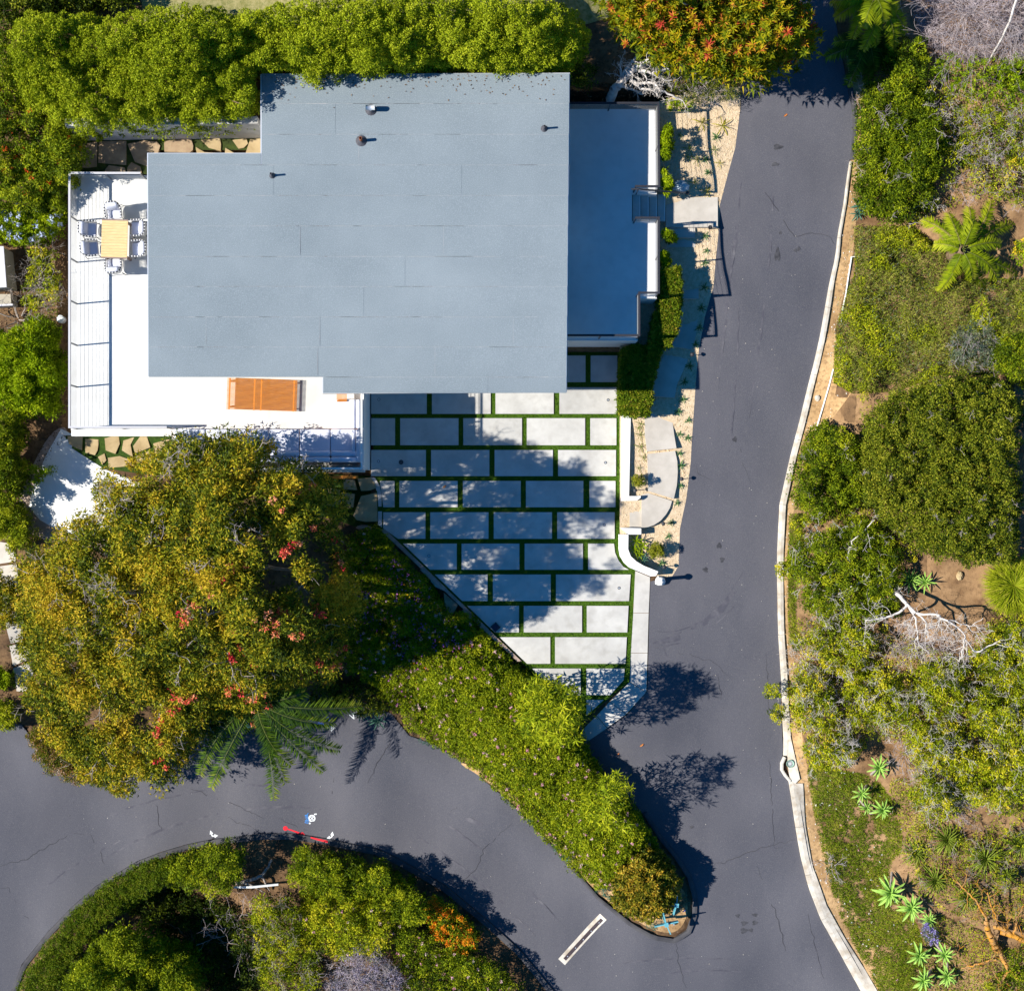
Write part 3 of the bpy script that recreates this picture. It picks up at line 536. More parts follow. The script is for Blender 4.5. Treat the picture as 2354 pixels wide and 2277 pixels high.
# ------------------------------------------------------------------ foliage tools
LM = {
 'turf': leafmat('turf_blade', [(0.033,0.096,0.003),(0.076,0.174,0.005),(0.136,0.261,0.011)], .1),
 'hedge': leafmat('hedge_leaf', [(0.051,0.085,0.003),(0.168,0.224,0.006),(0.314,0.381,0.011),(0.47,0.504,0.025)], .22),
 'hedge2': leafmat('clipped_leaf', [(0.03,0.071,0.003),(0.091,0.149,0.005),(0.184,0.233,0.01),(0.31,0.244,0.03)], .18),
 'gum': leafmat('gum_leaf', [(0.02,0.041,0.004),(0.086,0.121,0.008),(0.196,0.213,0.01),(0.368,0.322,0.014),(0.483,0.333,0.021)], .18, .42),
 'green': leafmat('green_leaf', [(0.032,0.061,0.003),(0.144,0.207,0.006),(0.289,0.338,0.009),(0.475,0.478,0.018)], .2),
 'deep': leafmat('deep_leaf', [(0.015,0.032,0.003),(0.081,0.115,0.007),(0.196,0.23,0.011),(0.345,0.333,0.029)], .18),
 'lime': leafmat('lime_leaf', [(0.058,0.099,0.003),(0.187,0.285,0.002),(0.33,0.428,0.007),(0.471,0.537,0.015)], .25),
 'red': leafmat('redtip_leaf', [(0.07,0.107,0.006),(0.156,0.193,0.006),(0.285,0.27,0.005),(0.4,0.297,0.006),(0.44,0.13,0.025),(0.42,0.05,0.03)], .2, .42),
 'scrub': leafmat('scrub_leaf', [(0.05,0.07,0.01),(0.125,0.16,0.018),(0.23,0.255,0.03),(0.38,0.34,0.08)], .15),
 'bluescrub': leafmat('blue_scrub_leaf', [(0.042,0.07,0.056),(0.098,0.14,0.098),(0.182,0.224,0.14),(0.28,0.28,0.168)], .15),
 'grass': leafmat('grass_blade', [(0.043,0.081,0.003),(0.132,0.198,0.007),(0.228,0.288,0.012),(0.396,0.36,0.036)], .2),
 'sparse': leafmat('sparse_leaf', [(0.043,0.074,0.004),(0.202,0.259,0.007),(0.381,0.416,0.01),(0.62,0.537,0.026)], .2),
 'carissa': leafmat('carissa_leaf', [(0.028,0.056,0.005),(0.078,0.109,0.006),(0.173,0.181,0.006),(0.351,0.151,0.058),(0.711,0.588,0.465)], .12, .35),
 'rusty': leafmat('rusty_leaf', [(0.034,0.055,0.006),(0.137,0.146,0.011),(0.274,0.233,0.016),(0.51,0.289,0.026),(0.62,0.542,0.1)], .15),
 'teal': leafmat('teal_leaf', [(.03,.09,.07),(.07,.17,.12),(.14,.26,.18)], .1),
 'agave': leafmat('agave_leaf', [(0.071,0.171,0.02),(0.218,0.412,0.059),(0.336,0.53,0.107),(0.438,0.614,0.156)], .15),
 'agaveblue': leafmat('small_agave_leaf', [(0.045,0.12,0.045),(0.09,0.195,0.068),(0.165,0.285,0.105)], .1),
 'palm': leafmat('palm_leaf', [(0.015,0.04,0.004),(0.04,0.085,0.006),(0.12,0.19,0.012),(0.36,0.38,0.04)], .2, .4),
 'palmyellow': leafmat('palm_yellow_leaf', [(0.097,0.147,0.006),(0.206,0.269,0.005),(0.328,0.366,0.013),(0.488,0.437,0.059)], .25, .4),
 'aloe': leafmat('aloe_leaf', [(0.065,0.113,0.011),(0.131,0.199,0.021),(0.236,0.291,0.038),(0.343,0.329,0.056)], .12),
 'yellow': leafmat('yellow_leaf', [(.22,.25,.01),(.42,.40,.02),(.55,.48,.04)], .25),
 'litter': leafmat('leaf_litter', [(.05,.03,.015),(.14,.08,.04),(.26,.16,.08)], 0),
 'f_red': leafmat('red_flower', [(0.62,0.04,0.06),(0.8,0.12,0.08),(0.82,0.26,0.12),(0.82,0.36,0.2)], .2),
 'f_orange': leafmat('orange_flower', [(.60,.10,.01),(.72,.24,.012),(.75,.36,.02)], .2),
 'f_redorange': leafmat('red_orange_flower', [(.55,.05,.01),(.68,.12,.02)], .2),
 'f_pink': leafmat('pink_flower', [(.60,.20,.34),(.72,.42,.48),(.75,.62,.58)], .2),
 'f_magenta': leafmat('magenta_flower', [(.42,.08,.42),(.6,.2,.5)], .2),
 'f_blue': leafmat('pale_blue_flower', [(.42,.50,.78),(.62,.68,.82)], .2),
 'greytwig': leafmat('grey_twig_stalk', [(.16,.13,.13),(.30,.25,.27),(.46,.40,.43)], 0),
 'f_violet': leafmat('violet_flower', [(.22,.18,.52),(.42,.36,.66)], .2),
 'f_yellow': leafmat('yellow_flower', [(.70,.50,.01),(.78,.62,.05)], .2),
 'f_white': leafmat('white_flower', [(.70,.68,.60),(.78,.77,.74)], .2),
 'lav': leafmat('lavender_grey', [(.14,.15,.15),(.28,.25,.32),(.42,.36,.50)], .1),
}
def unit(v): return v/np.maximum(np.linalg.norm(v, axis=1), 1e-9)[:,None]
def leafmesh(name, parts, mats, parent=None, kind=None, fold=.18):
    V = []; T = []; MI = []; NC = []
    o = np.array(origin(parent))
    for p in parts:
        P, D, N, L, W_ = p['P'], unit(p['D']), p['N'], np.asarray(p['L'])[:,None], np.asarray(p['W'])[:,None]
        S = unit(np.cross(N, D)); n = unit(np.cross(D, S)); k = p.get('belly', .45); up = n*(W_*fold)
        if p.get('tri'): q = np.stack([P+S*W_*.58, P+D*L-n*L*p.get('droop', .08), P-S*W_*.58+up], 1)
        else: q = np.stack([P, P+D*L*k+S*W_*.5+up, P+D*L-n*L*p.get('droop', .08), P+D*L*k-S*W_*.5+up], 1)
        V.append(q.reshape(-1, 3)); NC.append(np.full(len(P), q.shape[1], np.int32)); T.append(p['T']); m_ = p.get('M', 0); MI.append(np.full(len(P), m_) if np.isscalar(m_) else m_)
    V = np.concatenate(V)-o; T = np.concatenate(T).astype(np.float32); MI = np.concatenate(MI).astype(np.int32); n = len(T)
    nc = np.concatenate(NC); nv = len(V); st = np.r_[0, np.cumsum(nc)[:-1]].astype(np.int32)
    me = bpy.data.meshes.new(name); me.vertices.add(nv); me.vertices.foreach_set('co', V.astype(np.float32).ravel())
    me.loops.add(nv); me.loops.foreach_set('vertex_index', np.arange(nv, dtype=np.int32))
    me.polygons.add(n); me.polygons.foreach_set('loop_start', st); me.polygons.foreach_set('loop_total', nc)
    for m in mats: me.materials.append(m)
    me.polygons.foreach_set('material_index', MI)
    a = me.attributes.new('tone', 'FLOAT', 'FACE'); a.data.foreach_set('value', np.clip(T, 0, 1)); me.update()
    NT[0] += int((nc-2).sum())
    ob = link(name, me, parent)
    return tag(ob, kind=kind) if kind else ob
NT = [0]
def grid_pts(poly, sp, jit=.38):
    p = np.asarray(poly, float); lo, hi = p.min(0), p.max(0); gx, gy = np.meshgrid(np.arange(lo[0], hi[0]+sp, sp), np.arange(lo[1], hi[1]+sp, sp*.866)); gx[1::2] += sp/2
    q = np.stack([gx.ravel(), gy.ravel()], 1)+rng.uniform(-jit, jit, (gx.size, 2))*sp
    return q[inside(q, poly)]
def vnoise(xy, scale, seed=0):         # smooth value noise
    r_ = np.random.default_rng(seed); tb = r_.uniform(-1, 1, (64, 64)); q = np.asarray(xy)/scale+100; i = np.floor(q).astype(int); f = q-i; f = f*f*(3-2*f)
    g = lambda a, b: tb[(i[:,0]+a) % 64, (i[:,1]+b) % 64]
    return (g(0,0)*(1-f[:,0])+g(1,0)*f[:,0])*(1-f[:,1])+(g(0,1)*(1-f[:,0])+g(1,1)*f[:,0])*f[:,1]
def clumps(poly, sp, hb, ht, edge, jz=.12, relief=0.0, rscale=60, seed=1, keep=1.0, top=None, zabs=None):
    q = grid_pts(poly, sp)
    if keep < 1: q = q[rng.random(len(q)) < keep]
    f = np.clip(edge_dist(q, poly)/edge, 0, 1); f = np.sqrt(np.clip(1-(1-f)**2, 0, 1))
    if top is not None: f = f*top(q)
    h = hb+(ht-hb)*f+rng.normal(0, jz, len(q))+(relief*vnoise(q, rscale, seed)*f if relief else 0)
    h = np.maximum(h, .05)
    if zabs is None: return ground(q[:,0], q[:,1], h)
    z = zabs+h; x, y = Wn(q[:,0], q[:,1], z); return np.stack([x, y, z], 1)
def cloud(C, r, per, L, W_, spread=.5, up=.25, lo=-.35, squash=.8, tone=.5, tvar=.3, tclump=.25, M_=0, rj=.3, lj=.3, shell=.45, tex=None):
    n = len(C); C = np.repeat(C, per, 0); rr = np.repeat(r*(1+rng.uniform(-rj, rj, n)), per); tc = np.repeat(rng.normal(0, tclump, n), per); N = len(C)
    u = rng.normal(0, 1, (N, 3)); u = unit(u); neg = u[:,2] < lo; u[neg,2] *= -1
    rad = 1-shell*rng.random(N)**1.5; P = C+u*(rr*rad)[:,None]*np.array([1, 1, squash])
    D = unit(u*.8+rng.normal(0, spread, (N, 3))+np.array([0, 0, up])); Nn = unit(u+rng.normal(0, .55, (N, 3))+np.array([0, 0, .35]))
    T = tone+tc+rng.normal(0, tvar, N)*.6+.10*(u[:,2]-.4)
    if tex is not None: T = T+tex(P)
    return dict(P=P, D=D, N=Nn, L=L*(1+rng.uniform(-lj, lj, N)), W=W_*(1+rng.uniform(-lj, lj, N)), T=T, M=M_, tri=True)
def rosettes(C, per, L, W_, tilt=.5, tone=.5, tvar=.15, tclump=.25, M_=0, nrm=None):
    n = len(C); a = (np.arange(per)[None]*2.39996+rng.uniform(0, 6.28, (n, 1))).ravel(); t = np.tile(np.linspace(.15, 1, per), n); Cc = np.repeat(C, per, 0); N = len(Cc)
    ax = unit(rng.normal(0, .35, (n, 3))+np.array([0, 0, 1])) if nrm is None else unit(nrm+rng.normal(0, .3, (n, 3))); ax = np.repeat(ax, per, 0)
    e1 = unit(np.cross(ax, np.array([.3, .9, .1]))); e2 = np.cross(ax, e1); el = (1-t)*1.1+tilt*.3
    D = (e1*np.cos(a)[:,None]+e2*np.sin(a)[:,None])*np.cos(el)[:,None]+ax*np.sin(el)[:,None]
    return dict(P=Cc, D=D, N=ax, L=L*(1+rng.uniform(-.25,.25,N)), W=W_*(1+rng.uniform(-.2,.2,N)), T=tone+np.repeat(rng.normal(0,tclump,n),per)+rng.normal(0,tvar,N), M=M_, droop=.15)
def segs_mesh(name, segs, m, parent=None, n=5):     # tapered branch pieces joined into one mesh
    S = np.array([list(a)+list(b)+[ra, rb] for a, b, ra, rb in segs]); A, B, ra, rb = S[:,:3], S[:,3:6], S[:,6], S[:,7]
    d = unit(B-A); h = np.where(np.abs(d[:,2:3]) > .9, np.array([[1., 0, 0]]), np.array([[0, 0, 1.]])); e1 = unit(np.cross(d, h)); e2 = np.cross(d, e1); k = len(A)
    an = np.arange(n)*2*np.pi/n; off = e1[:,None]*np.cos(an)[None,:,None]+e2[:,None]*np.sin(an)[None,:,None]
    V = np.concatenate([A[:,None]+off*ra[:,None,None], B[:,None]+off*rb[:,None,None]], 1).reshape(-1, 3)-np.array(origin(parent))
    i = np.arange(n); f = np.stack([i, (i+1) % n, (i+1) % n+n, i+n], 1); F = (f[None]+(np.arange(k)*2*n)[:,None,None]).reshape(-1, 4)
    me = bpy.data.meshes.new(name); me.vertices.add(len(V)); me.vertices.foreach_set('co', V.astype(np.float32).ravel()); q = len(F)
    me.loops.add(4*q); me.loops.foreach_set('vertex_index', F.astype(np.int32).ravel()); me.polygons.add(q)
    me.polygons.foreach_set('loop_start', np.arange(0, 4*q, 4, dtype=np.int32)); me.polygons.foreach_set('loop_total', np.full(q, 4, np.int32)); me.polygons.foreach_set('use_smooth', np.ones(q, bool))
    me.materials.append(m); me.update(); NT[0] += 2*q; return link(name, me, parent)
def path_segs(pts, r0, r1, out, wob=.0):
    p = resample(np.asarray(pts, float), max(.12, .0+np.linalg.norm(np.ptp(np.asarray(pts, float), 0))/14))
    if wob: p[1:-1] += rng.normal(0, wob, p[1:-1].shape)
    rr = np.linspace(r0, r1, len(p))
    for i in range(len(p)-1): out.append((p[i], p[i+1], rr[i], rr[i+1]))
    return p
def grow(out, p, d, L, r, depth, bend=.22, up=.1, kids=(2, 3), ratio=.68, spread=.65, rmin=.004):
    d = d/np.linalg.norm(d)
    for i in range(4):
        d = d+rng.normal(0, bend, 3)+np.array([0, 0, up*.25]); d /= np.linalg.norm(d); q = p+d*L/4; r2 = max(r*.88, rmin); out.append((p, q, r, r2)); p, r = q, r2
        if depth > 0 and i >= 1 and rng.random() < .35: grow(out, p, d+rng.normal(0, spread, 3), L*ratio*.8, r*.6, depth-1, bend, up, kids, ratio, spread, rmin)
    if depth > 0:
        for _ in range(rng.integers(kids[0], kids[1]+1)): grow(out, p, d+rng.normal(0, spread, 3), L*ratio*rng.uniform(.8, 1.15), max(r*.72, rmin), depth-1, bend, up, kids, ratio, spread, rmin)
def stems(C, base, n, r, m, parent, name='branches', wob=.05):
    out = []; C = np.asarray(C); pick = C[rng.choice(len(C), min(n, len(C)), replace=False)]; base = np.array(base, float)
    fork = base+np.array([0, 0, max(.2, (C[:,2].mean()-base[2])*.35)]); out.append((base-np.array([0, 0, .3]), fork, r*1.25, r))
    for c in pick:
        mid = fork*.45+c*.55+np.array([0, 0, -.12*np.linalg.norm(c[:2]-fork[:2])*.5]); path_segs(np.array([fork, mid, c]), r*.7, r*.14, out, wob)
    return segs_mesh(name, out, m, parent)
def bush(label, cat, poly, sp, r, per, leaf, mat, hb=.2, ht=1.2, edge=40, name='shrub', group=None, base=None, relief=.0, rscale=60, extra=None, tone=.5, tclump=.22, nst=14, sr=.05, bark='brownbark', jz=.12, keep=1.0, flowers=None, smooth=1, fname='foliage', seed=1, top=None, spread=.5, squash=.8, tvar=.3, under=.5, twigs=None, zabs=None, rot=0.0, up=.25):
    poly = smooth_poly(poly, smooth) if smooth else np.asarray(poly, float)
    bp = np.mean(poly, 0) if base is None else base; b = G1(*bp); t = thing(name, label, cat, b, group)
    if cat not in ('hedge', 'groundcover'): r *= .84; jz += .07
    C = clumps(poly, sp, hb, ht, edge, jz, relief, rscale, seed, keep, top, zabs)
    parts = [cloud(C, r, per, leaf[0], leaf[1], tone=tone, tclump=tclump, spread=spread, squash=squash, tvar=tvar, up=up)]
    if rot: parts.append(rosettes(C[:,:3]+rng.normal(0, r*.6, C.shape)*[1,1,.4]+[0,0,r*.6], 9, leaf[0]*1.5, leaf[1]*1.1, tone=tone, tclump=tclump))
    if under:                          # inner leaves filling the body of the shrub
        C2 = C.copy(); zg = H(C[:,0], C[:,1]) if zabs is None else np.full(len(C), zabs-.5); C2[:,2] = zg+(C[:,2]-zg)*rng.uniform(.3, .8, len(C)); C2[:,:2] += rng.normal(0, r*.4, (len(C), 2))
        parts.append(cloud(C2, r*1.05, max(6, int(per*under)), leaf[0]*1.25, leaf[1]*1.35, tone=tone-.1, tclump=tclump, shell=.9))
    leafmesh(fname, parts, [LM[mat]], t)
    if nst: stems(C, b, nst, sr, M[bark], t)
    if flowers:
        fm, n, fl, fr, fpoly = flowers; Cf = C if fpoly is None else C[inside(np.column_stack([NX+C[:,0]*FPX/(HC-C[:,2]), NY-C[:,1]*FPX/(HC-C[:,2])]), fpoly)]
        if len(Cf):
            K = Cf[rng.choice(len(Cf), n, replace=n > len(Cf))]+rng.normal(0, r*.45, (n, 3))*[1,1,.2]+[0, 0, r*.8]
            leafmesh('blossoms', [cloud(K, fr, 14, fl, fl*.75, squash=.7, tone=.5)], [LM[fm]], t)
    if twigs:
        tm, n, L, tr = twigs; out = []; K = C[rng.choice(len(C), min(n, len(C)), replace=n > len(C))]
        for c in K: grow(out, c+[0, 0, r*.2], rng.normal(0, 1, 3)*[1, 1, .3]+[0, 0, .35], L, tr, 2, .3, .05)
        segs_mesh('dry_twigs', out, M[tm], t, 3)
    return t
def twigbush(label, centre, n, L, rad, m, h0=.2, cat='shrub', name='dead_shrub', out_dir=None, spread=1.0, depth=2, up=.3, group=None):
    g = G1(*centre); t = thing(name, label, cat, g, group); out = []
    for _ in range(n):
        a = rng.uniform(0, 2*math.pi); d = np.array([math.cos(a)*spread, math.sin(a)*spread, up+rng.uniform(0, .8)])
        if out_dir is not None: d = d*.7+np.array(out_dir)
        p = np.array(g)+np.array([math.cos(a), math.sin(a), 0])*rng.uniform(0, .3)+[0, 0, h0*.3]; grow(out, p, d, L*rng.uniform(.6, 1.2), rad, depth, .22, .0, (2, 3), .7, .5)
    segs_mesh('branches', out, M[m], t, 4); return t
# frond of a feather palm
def frond(c, tip, rise, mat, parent, wleaf=.42, n=46, stiff=.35):
    c = np.array(c, float); tip = np.array(tip, float); side = np.cross(tip-c, [0, 0, 1.]); side /= max(np.linalg.norm(side), 1e-6); ctl = c*.45+tip*.55+np.array([0, 0, rise])+side*rng.uniform(-.16, .16)*np.linalg.norm(tip-c); tt = np.linspace(0, 1, 26)[:,None]; p = (1-tt)**2*c+2*tt*(1-tt)*ctl+tt**2*tip
    t = np.linspace(.14, .995, n); q = np.stack([np.interp(t, tt[:,0], p[:,i]) for i in range(3)], 1); d = unit(np.gradient(q, axis=0)); up = np.array([0, 0, 1.]); s = unit(np.cross(d, up)); nn = np.cross(s, d)
    prof = np.minimum(1, .45+t*2.2)*np.minimum(1, .60+(1-t)*2.2); parts = []
    for sg in (-1, 1):
        D = d*(.5+.45*t[:,None]**2)+s*sg*1.0+nn*(.20-.45*rng.random((n,1)))*1.0+rng.normal(0,.08,(n,3)); L = wleaf*prof*(1+rng.uniform(-.25,.15,n)); D = unit(D)
        parts.append(dict(P=q, D=D, N=nn+s*sg*.25, L=L, W=np.full(n, .042), T=np.clip(.10+.62*t**3+rng.normal(0,.12,n)+(.25 if sg < 0 else 0),0,1), M=0, droop=.22, belly=.35))
        parts.append(dict(P=q+d*.03, D=unit(D+rng.normal(0,.10,(n,3))+[0,0,-.22]), N=nn, L=L*.92, W=np.full(n, .038), T=np.clip(.08+.5*t**3+rng.normal(0,.12,n),0,1), M=0, droop=.25, belly=.35))
    f = leafmesh('frond', parts, [LM[mat]], parent); out = []; path_segs(p, .013, .004, out); segs_mesh('midrib', out, M['frondrib'], f, 4); return f
M['frondrib'] = pmat('frond_rib', (.10,.14,.02), (.22,.24,.05), 8, .5)
def palm(label, cpx, z, tips, mat, rise=.5, name='palm_tree', trunk=.2, wleaf=.42, n=46):
    c = W(cpx[0], cpx[1], z); gz = float(H(c.x, c.y)[0]); t = thing(name, label, 'palm', (c.x, c.y, gz)); mb = MB(); prof = []
    for i, zz in enumerate(np.linspace(gz-.2, z-.05, max(5, int((z-gz)/.12)))): prof.append((trunk*(1.0 if i % 2 else .88), zz))
    prof.append((trunk*.5, z+.12)); mb.lathe(c.x, c.y, prof, 12); mb.build('trunk', M['brownbark'], t)
    for tx, ty, dz in tips: frond((c.x, c.y, z), W(tx, ty, z+dz), rise*rng.uniform(.8, 1.25), mat, t, wleaf, n)
    return t
# rosette succulents: each leaf a part
_agm = {}
def agave_leaf_mesh(kind):
    if kind in _agm: return _agm[kind]
    mat, wd = {'agave': ('agave', .19), 'small': ('agaveblue', .17), 'aloe': ('aloe', .07), 'blue': ('teal', .16), 'strap': ('yellow', .07), 'bromeliad': ('lime', .13), 'green': ('agave', .13)}[kind]
    U = [0, .2, .45, .7, .9, 1.0]; Wd = [.45, .7, 1, .85, .4, 0.02]; vs = []; fs = []
    for u, w_ in zip(U, Wd):
        z = .25*u-.42*u*u*(1.0 if kind in ('agave', 'aloe', 'strap') else .55)
        vs += [(u, -wd/2*w_, z+.05*w_), (u, 0, z), (u, wd/2*w_, z+.05*w_)]
    for i in range(5): fs += [(3*i, 3*i+3, 3*i+4, 3*i+1), (3*i+1, 3*i+4, 3*i+5, 3*i+2)]
    me = bpy.data.meshes.new('leaf'); me.from_pydata(vs, [], fs); me.materials.append(LM[mat]); a = me.attributes.new('tone', 'FLOAT', 'FACE'); a.data.foreach_set('value', [.25+.12*(i//2)+.1*(i % 2) for i in range(10)]); me.update(); _agm[kind] = me; return me
def agave(label, px, py, rad, n, kind, h=0.0, cat='succulent', name='agave', group=None, tiltout=1.0, lean=(0, 0), parts=True):
    g = G1(px, py, h); gz = g.z-h; t = thing(name, label, cat, (g.x, g.y, gz), group); me = agave_leaf_mesh(kind); NT[0] += 20*n
    if h > .15: 
        out = []; path_segs(np.array([(g.x+lean[0], g.y+lean[1], gz-.1), (g.x+lean[0]*.4, g.y+lean[1]*.4, gz+h*.6), (g.x, g.y, gz+h)]), .05, .04, out); segs_mesh('stalk', out, M['bark'], t, 7)
    mats = []
    for i in range(n):
        f = (i+.5)/n; el = R(78*(1-f)**1.1-12*tiltout*f); a = i*2.39996+rng.normal(0, .12); s = rad*(.55+.45*f)*rng.uniform(.85, 1.12)
        mats.append(Matrix.Translation((0, 0, h+.03*(1-f))) @ Matrix.Rotation(a, 4, 'Z') @ Matrix.Rotation(-el, 4, 'Y') @ Matrix.Scale(s, 4))
    if parts:
        for m_ in mats: o = link('leaf', me, t); o.matrix_local = m_
    else:
        V = []; F = []; T = []
        for m_ in mats:
            k = len(V); V += [m_ @ v.co for v in me.vertices]; F += [tuple(k+j for j in p.vertices) for p in me.polygons]; T += [.25+.12*(i//2)+.1*(i % 2)+rng.normal(0,.05) for i in range(10)]
        m2 = bpy.data.meshes.new('leaves'); m2.from_pydata([tuple(v) for v in V], [], F); m2.materials.append(me.materials[0]); at = m2.attributes.new('tone', 'FLOAT', 'FACE'); at.data.foreach_set('value', T); m2.update(); link('leaves', m2, t)
    return t
def carpet(name, poly, dens, leaf, mat, hmin, hmax, mats2=(), frac=(), seed=3, patch=0.0, gaps=0.0, rscale=50, upright=.6, tone=.5, flat_spread=.8, keepfn=None, label=None):
    poly = np.asarray(poly, float); lo, hi = poly.min(0), poly.max(0); A = np.prod(hi-lo)*(HC/FPX)**2; n = int(A*dens)
    q = np.stack([rng.uniform(lo[0], hi[0], n), rng.uniform(lo[1], hi[1], n)], 1); q = q[inside(q, poly)]
    ns = vnoise(q, rscale, seed)*.6+vnoise(q, rscale*.3, seed+1)*.4
    if patch: k = ns > rng.uniform(-1, 1, len(q))*.35-1+patch*0+(-.0); k = ns > (-1+2*(1-patch))*.6-rng.random(len(q))*.3; q, ns = q[k], ns[k]
    if gaps: k = ns+rng.normal(0, .12, len(q)) > -.75+gaps; q, ns = q[k], ns[k]
    if keepfn is not None: k = keepfn(q); q, ns = q[k], ns[k]
    e = np.clip(edge_dist(q, poly)/14, .15, 1); h = (hmin+(hmax-hmin)*np.clip(.5+.8*ns+rng.normal(0,.15,len(q)),0,1))*e*rng.uniform(.55,1,len(q))
    P = ground(q[:,0], q[:,1], h); N = len(P); D = rng.normal(0, flat_spread, (N,3)); D[:,2] = np.abs(D[:,2])*.4+upright
    T = tone+.42*ns+rng.normal(0,.18,N); parts = [dict(P=P, D=D, N=rng.normal(0,.5,(N,3))+[0,0,1], L=leaf[0]*rng.uniform(.7,1.3,N), W=leaf[1]*rng.uniform(.7,1.3,N), T=T, M=0, tri=True)]
    for j, (m_, fr, sz) in enumerate(zip(mats2, frac, [s[1] for s in mats2])):
        K = P[rng.choice(N, int(fr), replace=False)]+[0,0,.05]; parts.append(cloud(K, sz*.6, 6, sz, sz*.8, squash=.5, M_=j+1))
    return leafmesh(name, parts, [LM[mat]]+[LM[m_[0]] for m_ in mats2], None, kind='stuff')
# ------------------------------------------------------------------ driveway court, walls, path
drive = tag(drape('driveway', COURTP, M['turf'], 0.0, .5, skirt=.15, flat=-.03), kind='structure')
def rect(x0, x1, y0, y1): return [(x0,y0),(x1,y0),(x1,y1),(x0,y1)]
def diag(y): return 885+(y-1218)/.967+9      # the slanting south-west edge of the court
Y = [(817,878),(890,951),(961,1023),(1034,1094),(1105,1165.5),(1177,1238),(1249,1309),(1320,1381),(1392,1453),(1464,1525),(1536,1597)]
PAV = [rect(1200,1346,*Y[0]),rect(1358,1419,*Y[0])]
for r, xs in {1:[(853,981),(993,1128),(1139,1273),(1286,1418)],2:[(853,908),(920,1054),(1065,1200),(1211,1345),(1357,1417)],3:[(853,979),(991,1125),(1137,1271),(1283,1416)],4:[(868,907),(918,1052),(1064,1197),(1209,1341),(1355,1415)],
 5:[(880,978),(989,1123),(1135,1269),(1281,1413)],7:[(None,1121),(1133,1266)],8:[(None,1193),(1204,1338)],9:[(None,1265)],10:[(None,1335)]}.items():
    for x0, x1 in xs:
        y0, y1 = Y[r]
        PAV.append(rect(x0, x1, y0, y1) if x0 else [(diag(y0), y0), (x1, y0), (x1, y1), (min(diag(y1), x1-4), y1)])
PAV[PAV.index(rect(868,907,*Y[4]))] = [(873,1105),(907,1105),(907,1165.5),(881,1165.5)]
PAV[PAV.index(rect(880,978,*Y[5]))] = [(881,1177),(978,1177),(978,1238),(diag(1238),1238),(881,1214)]
PAV += [[(diag(1249),1249),(1050,1249),(1050,1309),(diag(1309),1309)],rect(1061,1194,*Y[6]),rect(1206,1340,*Y[6]),[(1352,1249),(1411.5,1249),(1414,1270),(1422,1288),(1433,1302),(1446,1309),(1352,1309)],
 [(1278,1320),(1450,1320),(1446,1381),(1278,1381)],[(1349,1392),(1445,1392),(1442,1453),(1349,1453)],[(1276,1464),(1441,1464),(1438,1525),(1276,1525)],[(1348,1536),(1436,1536),(1434,1562),(1403,1597),(1348,1597)],[(1348,1608),(1388,1608),(1348,1645)]]
PVM = [pmat('paver_concrete', (.43*k,.422*k,.405*k), (.55*k,.542*k,.52*k), .8, .8, .08, 60, (.33*k,.315*k,.29*k), 2.6, a_) for k, a_ in ((.95,.5),(1.0,.35),(1.03,.3),(.98,.45))]
for p in PAV: slab('concrete_paver', p, -.1, .012+rng.uniform(0,.006), PVM[rng.integers(4)], drive)
for p in [[(852,1096),(862,1098),(873,1117),(877,1140),(877,1164),(870,1164),(867,1130)], [(869,1175),(878,1175),(878,1212),(869,1206)]]: slab('edging', p, -.1, .03, M['concrete'], drive)
# short turf blades in the joints
def turf():
    P = np.stack([rng.uniform(850, 1465, 90000), rng.uniform(795, 1655, 90000)], 1); P = P[inside(P, COURTP)]
    k = np.ones(len(P), bool)
    for p in PAV: k &= ~(inside(P, p) & (edge_dist(P, p) > 1.2))
    P = P[k]; x, y = Wn(P[:,0], P[:,1], 0); n = len(P); c = np.column_stack([x, y, np.full(n, -.03)])
    d = rng.normal(0, .55, (n, 3)); d[:,2] = 1; leafmesh('artificial_turf', [dict(P=c, D=d, N=rng.normal(0, 1, (n,3)), L=rng.uniform(.04,.07,n), W=np.full(n,.022), T=np.clip(.5+.3*vnoise(P,40,5)+rng.normal(0,.2,n),0,1), M=0, tri=True)], [LM['turf']], None, kind='stuff')
wallm = M['white']
wl1 = MB(); ZW = .62
wl1.prism(wp([(1428.5,951),(1450,951),(1446,1140),(1464,1140),(1473,1139),(1472.5,1144),(1464,1150),(1428.5,1151)], ZW), -.1, ZW)
tag(wl1.build('garden_wall', wallm), 'low white wall between the turf joint and the curved path', 'wall')
wl2 = MB(); outer = [(1427,1213),(1425,1262),(1428,1279),(1437,1294),(1449,1305),(1461,1310),(1495,1324),(1508,1323)]
wl2.prism(wp([(1427,1213),(1474,1214),(1474,1228),(1446,1228)], .62), -.1, .62)
inn = [(1444.5,1228.2),(1444,1262),(1450,1278),(1463,1290),(1480,1300),(1513,1313),(1508,1323.5)]
wl2.prism(wp([(1425,1228.2)]+[(1425,1262),(1428,1279),(1437,1294),(1449,1305),(1495,1324),(1508,1323.5)]+inn[:-1][::-1], .60), -.1, .60)
tag(wl2.build('garden_wall', wallm), 'curved white wall sweeping out to the road beside the steps', 'wall')
apron = tag(MB().build('pavement', M['concrete']), kind='structure')
AP = [[(1461,1312),(1494,1326),(1494,1340),(1491,1408),(1456,1408)],[(1456,1409),(1491,1409),(1488.5,1500),(1450.5,1500)],[(1450.4,1501),(1488.4,1501),(1486,1588),(1485,1590),(1448,1566)],[(1447.5,1567),(1484.5,1591),(1440,1640),(1402,1612)],[(1401.3,1612.6),(1439,1641),(1396,1672),(1372,1644)],[(1371,1645),(1395,1673),(1344,1708),(1332,1684)]]
